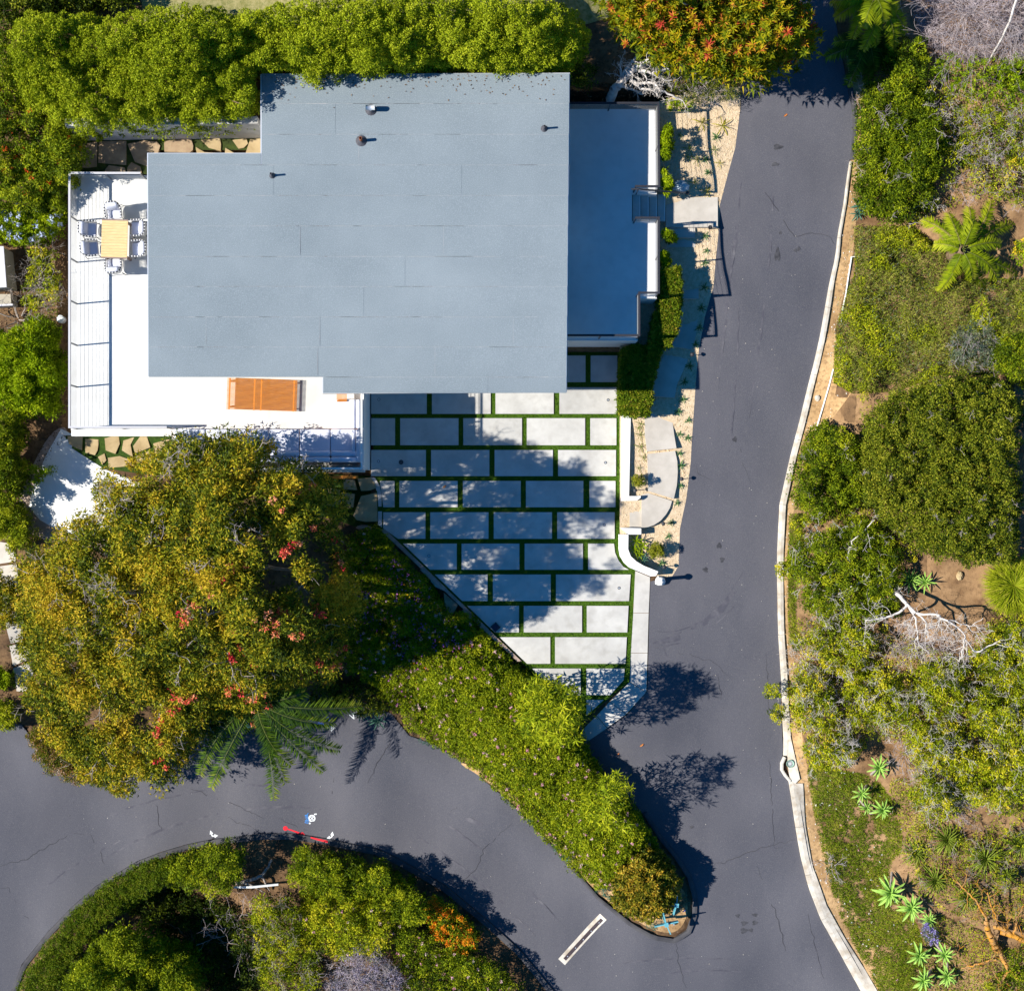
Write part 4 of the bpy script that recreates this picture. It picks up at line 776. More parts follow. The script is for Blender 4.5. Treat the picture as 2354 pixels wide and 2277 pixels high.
for p in AP: drape('pavement_slab', p, M['concrete'], .02, .5, apron, .15)
PATH = [([(1530.5,455),(1650,453),(1650,522),(1530.5,522)],1.75),([(1535,523),(1598,524),(1598,546),(1535,546)],1.60),([(1533,546.4),(1598,546.4),(1598,568),(1533,568)],1.44),([(1534,575),(1590,575),(1600,600),(1605,640),(1606,686),(1540,688)],1.28),
 ([(1560,694),(1605,694),(1605,720),(1603,745),(1598,778),(1590,803),(1543,795),(1555,740)],1.06),([(1540,800),(1588,810),(1578,835),(1568,858),(1556,885),(1551,914),(1499,910),(1504,870),(1514,835)],.88),
 ([(1497,918),(1549,918),(1546,940),(1546,970),(1550,1000),(1555,1030),(1488,1037),(1483,1000),(1482,960)],.68),([(1488,1043),(1552,1036),(1557,1060),(1558,1085),(1556,1115),(1549,1146),(1490,1128)],.52),([(1475,1137),(1490,1133),(1545,1151),(1540,1167),(1531,1182),(1519,1196),(1504,1206),(1490,1211),(1474.5,1213)],.38)]
path = tag(MB().build('path', M['path']), kind='structure')
for p, z in PATH: slab('path_slab', p, z-.4, z, M['path'], path)
slab('step', [(1447.3,1151.5),(1474,1151.5),(1474,1212.5),(1447.3,1212.5)], -.1, .25, M['path'], path); slab('step', [(1429,1151.5),(1447,1151.5),(1447,1212.5),(1429,1212.5)], -.1, .12, M['path'], path)
# low rough kerb wall along the slanting edge of the court
dw = thing('edge_wall', 'low pinkish concrete edge wall running along the slanting side of the driveway', 'wall', W(1040, 1375, 0))
for a in np.array_split(np.linspace(1216, 1518, 40), 7):
    y0, y1 = a[0], min(a[-1]+7.7, 1520); w_ = 14+3*math.sin(y0)
    slab('coping', [(diag(y0)-w_-6, y0), (diag(y0)-7, y0), (diag(y1)-7, y1-.4), (diag(y1)-w_-6, y1-.4)], -.4, .07+rng.uniform(0,.015), M['pinkstone'], dw)
slab('flat_stone', [(1020,1362),(1053,1390),(1042,1410),(1033,1418),(1022,1385)], -.2, -.02, M['flag2'], dw); slab('flat_stone', [(992,1322),(1012,1340),(1022,1358),(1000,1348),(990,1335)], -.2, -.02, M['concrete'], dw)

# retaining wall and flagstones
rw = MB(); q0, q1 = W(186, 323, 2.35), W(612, 317, 2.35)
d = (q1-q0).normalized(); n = Vector((-d.y, d.x, 0))
rw.prism([(q0.x,q0.y),(q1.x,q1.y),(q1.x+n.x*.25,q1.y+n.y*.25),(q0.x+n.x*.25,q0.y+n.y*.25)], 2.0, 4.35)
tag(rw.build('retaining_wall', M['wallgrey']), 'grey rendered retaining wall below the north hedge', 'wall')
patio = tag(drape('patio', PATIOP, pmat('patio_moss', (.025,.035,.008), (.05,.075,.012), 6, .95, .5, 30), 0, .4, skirt=.0, flat=2.325), kind='structure')
FS = [([(172,332),(198,329),(224,326),(222,383),(200,386),(176,385)],2),([(227,325),(290,324),(290,352),(290,379),(258,377),(226,374)],2),([(293,331),(330,323),(360,325),(368,335),(358,370),(338,382),(310,372)],2),([(377,324),(410,321),(440,320),(444,335),(443,345),(436,351),(400,350),(378,349)],2),
 ([(450,338),(470,350),(505,352),(452,353)],1),([(462,322),(505,318),(508,332),(507,347),(480,340)],1),([(534,322),(566,318),(570,330),(560,340),(548,342)],1),([(518,340),(545,356),(516,360)],1),([(575,320),(610,318),(610,360),(562,360)],1),([(242,390),(250,380),(286,385),(290,398),(240,398)],2),([(293,385),(302,373),(322,383),(326,398),(292,398)],2)]
for p, k in FS: slab('flagstone', p, 2.2, 2.36+rng.uniform(0,.02), M['flag%d' % k], patio)
patio2 = tag(drape('patio', [(150,998),(420,998),(420,1090),(330,1090),(240,1076),(153,1022)], pmat('patio_moss_green', (.02,.045,.004), (.04,.085,.008), 9, .95, .5, 30), .03, .4, skirt=.1), kind='structure')
FS2 = [[(155,1002),(190,1002),(188,1035),(172,1028),(158,1020)],[(196,1008),(226,1010),(226,1022),(224,1035),(218,1046),(196,1040)],[(240,1003),(273,1003),(275,1020),(265,1043),(243,1035)],[(285,1003),(310,1002),(300,1022),(305,1050),(280,1035)],[(322,1003),(337,1001),(345,1028),(310,1042),(306,1025)],
 [(225,1050),(240,1042),(244,1058),(235,1068)],[(248,1052),(275,1048),(295,1055),(310,1070),(250,1075)],[(350,1003),(400,1003),(400,1050),(355,1040)],[(310,1050),(345,1035),(352,1070),(315,1072)]]
for p in FS2:
    z = float(H(*np.mean(wp(p, .1), 0))[0])+.06; slab('flagstone', p, z-.3, z+rng.uniform(0,.015), M['flag1'], patio2)
patio3 = tag(drape('patio', [(640,1085),(852,1093),(874,1125),(872,1210),(830,1215),(760,1190),(640,1180)], pmat('patio_moss_dark', (.02,.045,.004), (.04,.08,.008), 9, .95, .5, 30), .01, .4, skirt=.1), kind='structure')
for p in [[(822,1100),(853,1097),(866,1120),(850,1127),(830,1128)],[(785,1130),(815,1135),(812,1165),(790,1170)],[(830,1140),(866,1132),(868,1198),(840,1199),(820,1195),(812,1185)],[(745,1120),(780,1125),(783,1160),(750,1165)],[(790,1100),(815,1103),(820,1126),(790,1124)]]: slab('flagstone', p, -.3, .05+rng.uniform(0,.015), M['flag1'], patio3)
wpath = tag(MB().build('path', M['flag1']), kind='structure')
for p in [[(-30,1240),(18,1248),(36,1270),(35,1290),(-30,1300)],[(-30,1305),(38,1296),(42,1330),(40,1358),(-30,1360)],[(12,1425),(52,1430),(52,1475),(24,1478)],[(22,1484),(55,1476),(68,1500),(68,1514),(30,1530)],[(30,1536),(70,1520),(78,1542),(58,1590),(38,1588)],[(-20,1370),(30,1366),(40,1420),(-20,1420)]]: drape('path_slab', p, M['path'], .04, .4, wpath, .2)

# ------------------------------------------------------------------ small fixtures
GL = [(871,918,'beside the deck wall in the shaded top row'),(870,1060,'in the corner below the deck wall'),(1398,919,'in the sunlit top row near the clipped hedge'),(1392,1063,'beside the low white wall, third row of pavers'),(1389,1206,'level with the garden steps'),(1423,1351,'in the wide sunlit paver beside the pavement'),(986,1277,'in the shaded paver by the slanting edge wall')]
for x, y, l in GL:
    c = W(x, y, .02); t = thing('ground_light', 'round steel light in a paver '+l, 'ground light', (c.x, c.y, .019))
    MB().lathe(c.x, c.y, [(.052,.015),(.052,.024),(.034,.026),(.034,.02)], 16).build('rim', M['darkmetal'], t); MB().cyl(c.x, c.y, .012, .0235, .03, n=12).build('lens', M['silver'], t)
c = W(922,1062,.02); t = thing('drain_cover', 'dark round drain cover in the shaded paver below the deck wall', 'drain cover', (c.x, c.y, .019)); MB().cyl(c.x, c.y, .01, .026, .08, n=18).build('lid', M['darkmetal'], t); MB().lathe(c.x, c.y, [(.08,.01),(.09,.01),(.09,.024),(.08,.024)], 18).build('rim', M['boot'], t)
PL = [(1564,1101,'where the path bends near the road'),(1522,1203,'beside the landing of the curved path'),(1524,1302,'at the outer end of the curved white wall'),(1458,1127,'in the planter behind the low white wall'),(1577,449,'beside the stair handrail'),(1629,527,'at the foot of the square landing'),(1588,817,'between two shaded path slabs')]
for x, y, l in PL:
    g = G1(x, y) if x != 1588 else G1(x, y); t = thing('path_light', 'black path light on a thin stem '+l, 'path light', g, 'path lights along the curved path')
    MB().cyl(g.x, g.y, g.z-.1, g.z+.42, .014, n=8).build('stem', M['darkmetal'], t); MB().lathe(g.x, g.y, [(.0,g.z+.47),(.045,g.z+.455),(.075,g.z+.40),(.068,g.z+.40),(.03,g.z+.43),(0,g.z+.43)], 14).build('lamp_shade', M['darkmetal'], t); MB().cyl(g.x, g.y, g.z+.38, g.z+.43, .022, n=8).build('lens', M['silver'], t)
g = G1(1514, 1331); t = thing('bollard', 'white post with a pointed cap beside the end of the curved wall', 'post', g)
MB().cyl(g.x, g.y, g.z-.1, g.z+.93, .07, n=10).build('post', M['white'], t); MB().lathe(g.x, g.y, [(.11,g.z+.9),(.12,g.z+.94),(.09,g.z+1.0),(.0,g.z+1.08)], 10).build('cap', M['white'], t)
def rock(name, label, cat, px, py, sx, sy, sz, m, seed, lift=0.0):
    r_ = np.random.default_rng(seed); g = G1(px, py); mb = MB(); n = 10; prof = [(.75,-.2),(1.0,.1),(.95,.45),(.7,.8),(.3,.98)]; vs = []
    for rr, zz in prof:
        for i in range(n):
            a_ = 2*math.pi*i/n; k = rr*(1+r_.normal(0,.12)); vs.append((g.x+sx*k*math.cos(a_), g.y+sy*k*math.sin(a_), g.z+lift+sz*(zz+r_.normal(0,.05))))
    fs = [(k*n+i, k*n+(i+1)%n, (k+1)*n+(i+1)%n, (k+1)*n+i) for k in range(len(prof)-1) for i in range(n)]+[tuple(range((len(prof)-1)*n, len(prof)*n))]
    return tag(mb.add(vs, fs).build(name, m), label, cat)
rock('rock', 'crumpled white rock at the foot of the white post', 'rock', 1517, 1335, .2, .17, .3, M['white'], 3)
rock('rock', 'flat blue grey rock under the stair handrail', 'rock', 1563, 428, .30, .22, .28, M['blue_rock'], 5)
rock('rock', 'small pale stone on the dirt strip beside the white pipe', 'rock', 1879, 915, .1, .12, .12, M['kerb'], 6)
rock('rock', 'pale stone on bare dirt below the ornamental grass', 'rock', 2205, 1322, .13, .16, .15, M['flag1'], 8)
rock('rock', 'rough beige stone at the shaded tip of the garden wall', 'rock', 838, 1213, .3, .12, .15, M['pinkstone'], 9)
for i, (pts, l) in enumerate([([(1975,590),(1958,590),(1950,640),(1944,680),(1937,710),(1934,740)],'white plastic pipe with a bent end lying along the dirt verge'),([(1916,848),(1908,880),(1895,925),(1886,955),(1873,1000)],'straight white plastic pipe lying beside the large dark shrub')]):
    tag(MB().tube([p for p in ground(*np.array(pts, float).T, .06)], .03, 7).build('pipe', M['white']), l, 'pipe')
g = G1(143, 735); t = thing('meter_cover', 'round white lid standing on the dirt beside the deck', 'lid', g); MB().cyl(g.x, g.y, g.z-.1, g.z+.22, .125, n=18).build('drum', M['boxlid'], t); MB().lathe(g.x, g.y, [(.14,g.z+.215),(.14,g.z+.25),(.1,g.z+.265),(0,g.z+.27)], 18).build('lid', M['paintwhite'], t)
g = G1(-10, 630); t = thing('garden_box', 'beige storage box with a pale lid beside the sparse bush', 'storage box', g)
a = wp([(-60,566),(6,568),(14,658),(-60,662)], 2.2); b_ = wp([(-60,566),(8,566),(15,660),(-60,664)], 2.26)
MB().prism(a, .6, 2.2).build('box', M['boxside'], t); MB().prism(b_, 2.202, 2.26).build('lid', M['boxlid'], t)
g = G1(0, 700); t = thing('planter_box', 'small pale planter box below the storage box', 'planter', g); MB().prism(wp([(-40,676),(24,676),(26,700),(-40,704)], 1.6), .6, 1.6).build('box', M['boxside'], t); MB().prism(wp([(-40,700.5),(29,698),(29,702),(-40,705)], 1.62), 1.4, 1.62).build('rim', M['boxlid'], t)
g = G1(1815, 1753); t = thing('valve_cover', 'round green plant saucer in the bulge of the kerb', 'cover', g); MB().lathe(g.x, g.y, [(.12,g.z+.1),(.15,g.z+.16),(.14,g.z+.17),(.1,g.z+.12),(0,g.z+.13)], 16).build('saucer', pmat('green_saucer', (.16,.30,.24), (.35,.5,.42), 20), t)
for i in range(6): MB().box(g.x, g.y, g.z+.136, .22, .014, .01+.001*i, i*math.pi/6).build('spoke', M['boxlid'], t)
# sign posts with blades seen from above
def signpost(px, py, label, rz, blades, h):
    g = G1(px, py); t = thing('sign_post', label, 'sign post', g)
    MB().box(g.x, g.y, g.z-.1, .07, .07, h+.1).build('post', M['teal'], t); MB().box(g.x, g.y, g.z+h+.002, .15, .15, .03, rz).build('cap', M['teal'], t)
    for k, (a_, L, zz) in enumerate(blades):
        a_ = R(a_)+rz; MB().box(g.x+math.cos(a_)*(L/2+.04), g.y+math.sin(a_)*(L/2+.04), g.z+h-zz-.22, L, .04, .2, a_).build('sign_board', M['teal'], t)
signpost(1525, 2108, 'teal sign post with four crossed boards at the island tip', R(12), [(0,.42,.02),(93,.40,.02),(180,.40,.02),(282,.36,.02)], 1.0)
signpost(1548, 2064, 'shaded teal sign post with two boards beside the rounded shrub', R(-8), [(92,.30,.0),(262,.34,.0)], 1.0)
g = G1(1566, 2089); t = thing('marker_flag', 'small blue marker flag in the soil at the island tip', 'flag', g); MB().cyl(g.x, g.y, g.z, g.z+.3, .006, n=6).build('stem', M['silver'], t); MB().box(g.x+.07, g.y, g.z+.2, .12, .012, .1, .6).build('flag', M['paintdeep'], t)
g = G1(1548, 2122); t = thing('ground_light', 'small pale spotlight in the soil below the sign post', 'spotlight', g); MB().cyl(g.x, g.y, g.z-.05, g.z+.12, .035, n=10).build('body', M['darkmetal'], t); MB().cyl(g.x, g.y, g.z+.12, g.z+.135, .03, n=10).build('lens', M['silver'], t)
g = G1(1600, 1100); 
leafp = [(1475,1712,'rusty fallen leaf on the asphalt near the hedge shadow',.09),(1421,1732,'small tan fallen leaf on the asphalt below the pavement tip',.06),(1806,265,'red fallen leaf on the upper road',.09),(1022,1118,'tan fallen leaf on a dappled paver',.09)]
for x, y, l, L in leafp:
    g = G1(x, y) if x != 1022 else W(x, y, .02); mb = MB(); vs = []
    for u, v, zz in ((-1,0,.01),(-.4,.35,.03),(.4,.35,.03),(1,0,.015),(.4,-.35,.03),(-.4,-.35,.03),(0,0,.012)): vs.append((g.x+L*(u*.8-v*.5), g.y+L*(u*.6+v*.8), g.z+zz))
    mb.add(vs, [(6,i,(i+1)%6) for i in range(6)]); tag(mb.build('fallen_leaf', pmat('dry_leaf', (.42,.12,.03), (.5,.22,.06), 20)), l, 'leaf')

# ------------------------------------------------------------------ deck furniture
def make_chair():
    t = thing('dining_chair', '', 'chair'); fr = MB()
    U = [(-.27,.26),(-.28,.0),(-.26,-.16),(-.18,-.26),(0,-.29),(.18,-.26),(.26,-.16),(.28,0),(.27,.26)]
    zt = [.64,.66,.72,.80,.83,.80,.72,.66,.64]
    top = resample([(x,y,z) for (x,y),z in zip(U,zt)], .05); bot = top.copy(); bot[:,2] = .40; bot[:,:2] *= .93
    fr.tube(top[::2], .014, 6); fr.tube(bot[::2], .012, 6); fr.build('frame', M['ropedark'], t)
    wv = MB(); wd = MB()
    for i in range(len(top)-1):
        mid = (top[i]+top[i+1])/2; d = (top[i+1]-top[i]); d /= np.linalg.norm(d)
        (wv if i % 2 == 0 else wd).tube([mid-d*.016, mid+d*.016], .027, 6)
        j = min(i+1, len(bot)-1); wv.tube([top[i]+(0,0,-.01), (top[i]+bot[j])/2*[1.06,1.06,1], bot[j]], .009, 4); j = max(i-1, 0); wv.tube([top[i]+(0,0,-.01), (top[i]+bot[j])/2*[1.03,1.03,1], bot[j]], .009, 4)
    wv.build('rope_weave', M['rope'], t); wd.build('rope_band', M['ropedark'], t)
    for sx, sy in ((-1,1),(1,1),(-1,-1),(1,-1)): MB().tube([(.24*sx,.23*sy,.40),(.26*sx,.26*sy,0)], .013, 6).build('leg', M['ropedark'], t)
    MB().rbox(0, .02, .38, .46, .48, .10, .04, puff=.015).build('seat_cushion', M['cushion'], t, True)
    b = MB().rbox(0, 0, 0, .44, .16, .36, .06, puff=.0); b.v = [(x*(1-.12*abs(z-.18)), y+(x*x)*.5-z*.28, z) for x, y, z in b.v]
    b.v = [(x, y-.10, z+.49) for x, y, z in b.v]; b.build('back_cushion', M['cushion'], t, True)
    return t
ch = make_chair()
CH = [(263,487,R(180)+R(6),'woven rope dining chair at the north end of the table'),(206,528,R(-90)-R(2),'upper woven chair on the railing side of the table'),(210,572,R(-90)+R(5),'lower woven chair on the railing side of the table'),(320,526,R(90),'upper woven chair tucked towards the roof edge'),(322,573,R(90)+R(2),'lower woven chair tucked towards the roof edge'),(264,612,R(4),'woven rope dining chair at the south end of the table')]
for i, (x, y, a_, l) in enumerate(CH):
    o = ch if i == 0 else copy_tree(ch); o.location = W(x, y, ZD+.4)-Vector((0,0,.4)); o.rotation_euler = (0,0,a_); tag(o, l, 'chair', 'woven chairs round the dining table')
tb = thing('dining_table', 'pale slatted dining table with grey brown end boards', 'table', W(263, 549, ZD))
TC = W(263, 549, ZD+.75); rz = R(-1.5)
def loc(u, v, z): return (TC.x+math.cos(rz)*u-math.sin(rz)*v, TC.y+math.sin(rz)*u+math.cos(rz)*v, ZD+z)
for k in range(13):
    x, y, z = loc(0, -.585+.0975*k, .72); MB().box(x, y, z, .90, .091, .03, rz).build('slat', M['pine'], tb)
for v in (-.655,.655): x, y, z = loc(0, v, .718); MB().box(x, y, z, .91, .045, .034, rz).build('end_board', M['driftwood'], tb)
for u in (-.40,.40): x, y, z = loc(u, 0, .64); MB().box(x, y, z, .05, 1.25, .078, rz).build('rail', M['driftwood'], tb)
for u in (-.40,.40):
    for v in (-.6,.6): x, y, z = loc(u, v, 0); MB().box(x, y, z, .07, .07, .64, rz).build('leg', M['driftwood'], tb)
lt = thing('slatted_table', 'long low orange teak slatted table on the white deck', 'low table', W(605, 907, ZD)); TC = W(604, 907, ZD+.24); rz = R(-2.0)
for k in range(27):
    for hx, L in ((-.66+.0, 1.12),(.60, 1.36)):
        pass
    x, y, z = loc(-.03+.0*k, -.53+.0408*k, .205); MB().box(x, y, z, 2.45, .021, .035, rz).build('slat', M['teak'], lt)
for u in (-1.17,-.30,-.06,1.08): x, y, z = loc(u, 0, .168); MB().box(x, y, z, .05, 1.1, .036, rz).build('cross_rail', M['teak'], lt)
for u in (-1.17,1.08):
    for v in (-.45,.45): x, y, z = loc(u, v, 0); MB().box(x, y, z, .06, .06, .166, rz).build('leg', M['teak'], lt)
s2 = thing('side_table', 'small orange slatted side table at the end of the sofa, half under the roof', 'side table', W(785, 905, ZD)); TC = W(785.5, 908, ZD+.5); rz = R(1)
for k in range(9): x, y, z = loc(-.16+.04*k, 0, .47); MB().box(x, y, z, .024, .46, .03, rz).build('slat', M['teak'], s2)
for v in (-.2,.2): x, y, z = loc(0, v, .42); MB().box(x, y, z, .36, .03, .049, rz).build('rail', M['teak'], s2)
for u in (-.16,.16):
    for v in (-.2,.2): x, y, z = loc(u, v, 0); MB().box(x, y, z, .03, .03, .419, rz).build('leg', M['teak'], s2)
sf = thing('sectional_sofa', 'pale L-shaped sectional sofa in the corner of the white deck', 'sofa', W(760, 1030, ZD))
def cush(name, x0, x1, y0, y1, z0, z1, r=.05, puff=.02):
    a, b = W(x0, y1, ZD+z1), W(x1, y0, ZD+z1); return MB().rbox((a.x+b.x)/2, (a.y+b.y)/2, ZD+z0, b.x-a.x, b.y-a.y, z1-z0, r, puff=puff).build(name, M['cushion'], sf, True)
for x0, x1 in ((400,472),(473,545),(546,617),(618,687.5),(689,759),(760,821)): cush('seat_cushion', x0, x1, 986, 1050, .26, .44); cush('back_cushion', x0, x1, 1036, 1049, .45, .70); cush('bolster', x0, x1, 1050, 1062, .30, .76)
cush('seat_cushion', 759, 821, 917, 985, .26, .44)
for y0, y1 in ((917.5,984.5),(986,1047)): cush('back_cushion', 808.5, 817, y0, y1, .45, .70); 
for y0, y1 in ((917.5,985),(986.5,1062)): cush('bolster', 818.5, 829, y0, y1, .30, .76)
a, b = W(402, 1060, ZD+.2), W(822, 990, ZD+.2); MB().box((a.x+b.x)/2, (a.y+b.y)/2, ZD+.05, b.x-a.x, b.y-a.y, .2).build('base', M['teak'], sf); a, b = W(762, 989.5, ZD+.2), W(826, 920, ZD+.2); MB().box((a.x+b.x)/2, (a.y+b.y)/2, ZD+.05, b.x-a.x, b.y-a.y-.01, .198).build('base', M['teak'], sf)
a, b = W(756, 1067, ZD+.3), W(826, 1063, ZD+.3); MB().box((a.x+b.x)/2, (a.y+b.y)/2, ZD+.05, b.x-a.x, b.y-a.y, .3).build('back_board', M['driftwood'], sf)
g = W(788, 1096, .45); bn = thing('bench', 'narrow orange wooden bench against the wall below the deck', 'bench', (g.x, g.y, 0)); MB().box(g.x, g.y, .40, 1.12, .12, .045).build('seat', M['teak'], bn)
for u in (-.48,.48): MB().box(g.x+u, g.y, .0, .06, .1, .4).build('leg', M['teak'], bn)
# ------------------------------------------------------------------ planting
turf()
# north hedge, three big shrubs grown together
HL = (.06, .036)
bush('tall yellow-green hedge running from the flower vine to the grey retaining wall', 'hedge', [(28,70),(60,22),(120,40),(200,30),(250,50),(330,25),(420,12),(520,22),(560,60),(590,150),(592,276),(470,292),(400,299),(330,294),(250,300),(190,306),(135,292),(100,262),(40,240),(20,150)], 14.5, .165, 150, HL, 'hedge', .9, 2.5, 38, 'hedge', relief=.5, rscale=40, nst=30, sr=.09, tone=0.61, tclump=.10, under=.35, base=(310,160), squash=.95, jz=.19, fname='foliage')
bush('middle hedge of dense yellow-green foliage along the north roof edge', 'hedge', [(505,40),(600,20),(690,5),(780,-8),(880,-10),(905,60),(900,150),(860,164),(760,162),(690,158),(600,160),(545,150),(510,110)], 14.5, .165, 150, HL, 'hedge', .9, 2.5, 38, 'hedge', relief=.5, rscale=40, seed=4, nst=26, sr=.09, tone=0.64, tclump=.10, under=.35, squash=.95, jz=.19, fname='foliage')
bush('eastern end of the north hedge ending in a rounded head by the dark gap', 'hedge', [(860,-10),(1000,-20),(1120,-12),(1230,0),(1310,18),(1350,60),(1352,110),(1330,150),(1290,166),(1200,164),(1120,160),(1000,155),(900,160),(865,100)], 14.5, .165, 150, HL, 'hedge', .9, 2.6, 38, 'hedge', relief=.5, rscale=40, seed=6, nst=26, sr=.09, tone=0.67, tclump=.10, under=.35, squash=.95, jz=.19, fname='foliage')
bush('small leafy branch of the hedge hanging over the roof edge', 'branch', [(696,160),(730,158),(736,175),(722,186),(702,180)], 12, .22, 170, HL, 'hedge', .3, .7, 12, 'overhanging_branch', nst=4, sr=.03, tone=.6, zabs=5.3, base=(712,150))
bush('low dark shrub in the gap beside the roof corner', 'shrub', [(1318,140),(1362,146),(1358,190),(1320,200)], 15, .28, 150, HL, 'deep', .6, 1.6, 18, tone=.5)
# orange flowering vine and blue plumbago at the left edge
bush('sprawling green vine dotted with red orange flowers along the left edge', 'vine', [(-40,60),(30,90),(60,230),(130,280),(185,300),(188,345),(165,400),(158,470),(130,520),(60,505),(-40,490)], 17, .28, 150, (.085,.035), 'green', .5, 1.7, 40, 'flowering_vine', relief=.4, rscale=50, tone=0.38, tclump=.25, keep=.85, nst=24, flowers=('f_redorange', 42, .07, .07, None), up=.1, spread=.8)
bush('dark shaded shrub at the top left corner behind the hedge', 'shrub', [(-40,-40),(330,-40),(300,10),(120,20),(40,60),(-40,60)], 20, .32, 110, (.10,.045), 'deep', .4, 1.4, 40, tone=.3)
bush('bush with clusters of pale blue flowers above the storage box', 'bush', [(-40,480),(70,470),(140,480),(150,520),(110,555),(60,560),(20,550),(-40,565)], 15, .24, 150, (.075,.03), 'lime', .4, 1.2, 25, 'flowering_bush', tone=.45, tclump=.25, flowers=('f_blue', 55, .075, .07, None))
bush('sparse yellowing bush with thin bare branches beside the deck', 'bush', [(70,560),(120,565),(138,610),(130,680),(118,735),(75,730),(50,690),(62,620)], 17, .22, 75, (.09,.035), 'sparse', .5, 1.5, 25, 'sparse_bush', tone=.6, keep=.75, nst=22, sr=.035, bark='bark', under=0, twigs=('bark', 26, .45, .012))
twigbush('tangle of bare crooked branches below the storage box', (45,735), 9, .9, .028, 'bark', .4, spread=1.2, up=.1)
bush('bright yellow-green shrub beside the lower half of the deck', 'shrub', [(-40,770),(40,755),(70,735),(95,733),(128,750),(128,800),(138,850),(136,900),(120,945),(70,950),(20,930),(-40,930)], 16, .27, 190, (.11,.034), 'lime', .5, 1.6, 34, relief=.25, rscale=40, tone=0.46, tclump=.16, seed=9)
bush('mid green shrub at the left edge above the concrete pad', 'shrub', [(-40,950),(30,945),(58,965),(48,1020),(50,1080),(46,1130),(20,1160),(-40,1170)], 16, .26, 170, (.10,.034), 'green', .4, 1.5, 28, relief=.3, tone=0.42, seed=10)
bush('loose leafy sprig overhanging the shaded concrete pad', 'shrub', [(62,1075),(100,1078),(140,1070),(146,1085),(110,1100),(80,1115),(70,1135),(60,1100)], 14, .17, 90, (.10,.036), 'lime', .5, .9, 14, tone=.45, under=0, keep=.8)
bush('green hedge shrub between the concrete pad and the flagstone path', 'shrub', [(-40,1160),(30,1165),(48,1150),(60,1190),(78,1230),(60,1260),(35,1275),(10,1240),(-40,1225)], 15, .24, 180, (.075,.03), 'green', .3, 1.0, 24, tone=.5)
bush('small shrub at the left edge above the bottom of the flagstone path', 'shrub', [(-40,1530),(12,1535),(24,1560),(20,1580),(-40,1590)], 13, .2, 140, (.08,.03), 'lime', .2, .7, 18, tone=.4)
bush('rounded green shrub at the left edge beside the road', 'shrub', [(-40,1610),(18,1608),(36,1635),(32,1660),(10,1672),(-40,1668)], 13, .22, 170, (.08,.03), 'green', .3, .9, 22, tone=.6)
bush('olive shrub along the left edge of the flagstone path', 'shrub', [(-40,1320),(8,1325),(34,1360),(40,1410),(20,1435),(-40,1440)], 16, .25, 110, (.09,.035), 'gum', .5, 1.6, 25, tone=.55)
# the big flowering gum
GUMP = [(150,1230),(80,1262),(30,1270),(28,1300),(40,1360),(62,1440),(60,1520),(55,1580),(75,1660),(130,1720),(190,1770),(240,1800),(265,1838),(310,1820),(350,1812),(410,1795),(425,1745),(470,1690),(520,1640),(555,1655),(600,1652),(640,1590),(700,1545),(760,1560),(790,1520),(790,1450),(820,1430),(838,1390),(810,1340),(790,1290),(770,1235),(800,1190),(795,1145),(760,1118),(735,1090),(700,1072),(668,1048),(676,1020),(648,1004),(600,1000),(560,1005),(520,985),(480,990),(420,985),(390,1000),(370,1035),(330,1060),(270,1065),(240,1090),(230,1130),(215,1180),(180,1200)]
def gum_top(q): return np.interp(q[:,1], [1500, 1640, 1800], [1, .62, .5])*np.clip(1.15-np.hypot((q[:,0]-560)/480, (q[:,1]-1270)/620)*.75, .35, 1)
GP = smooth_poly([(x, y+(9 if y < 1040 else 0)) for x, y in GUMP], 1); GP = GP+np.column_stack([vnoise(GP, 30, 88), vnoise(GP, 30, 89)])*16; gb = G1(470, 1330); gum = thing('gum_tree', 'huge spreading olive gum tree with red blossom clusters below the house', 'tree', gb)
C = clumps(GP, 19, 1.5, 8.4, 90, .42, 1.2, 62, 12, .97, gum_top); hole = vnoise(np.column_stack([NX+C[:,0]*FPX/(HC-C[:,2]), NY-C[:,1]*FPX/(HC-C[:,2])]), 44, 77); cxp = NX+C[:,0]*FPX/(HC-C[:,2]); cyp = NY-C[:,1]*FPX/(HC-C[:,2]); C = C[hole > np.where((cxp > 560) & (cyp < 1380), -.28, -.62)]
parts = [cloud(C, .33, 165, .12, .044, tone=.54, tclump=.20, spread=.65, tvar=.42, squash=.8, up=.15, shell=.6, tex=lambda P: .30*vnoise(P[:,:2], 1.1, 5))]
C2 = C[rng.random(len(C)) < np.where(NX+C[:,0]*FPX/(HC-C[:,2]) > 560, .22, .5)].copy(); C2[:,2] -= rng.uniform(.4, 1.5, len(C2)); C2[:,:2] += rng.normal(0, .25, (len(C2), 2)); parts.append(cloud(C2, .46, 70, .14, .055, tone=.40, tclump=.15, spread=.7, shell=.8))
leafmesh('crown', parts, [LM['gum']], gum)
bo = []; gp = np.array(gb); fork = gp+[.3, .3, 2.2]
path_segs(np.array([gp-[0,0,.4], gp+[.1,.1,1.2], fork]), .42, .32, bo, .03)
lim = C[rng.choice(len(C), 46, replace=False)]
for c in lim:
    m1 = fork*.6+c*.4+np.array([0,0,.3])+rng.normal(0,.25,3); p = path_segs(np.array([fork, m1, c-[0,0,.15]]), .15, .03, bo, .08)
    for _ in range(2): grow(bo, c-np.array([0,0,.1]), rng.normal(0,1,3)*[1,1,.5]+[0,0,.5], .6, .022, 1, .3, .1)
segs_mesh('trunk', bo, M['bark'], gum, 6)
tw = []                                  # bare grey twigs showing through the crown
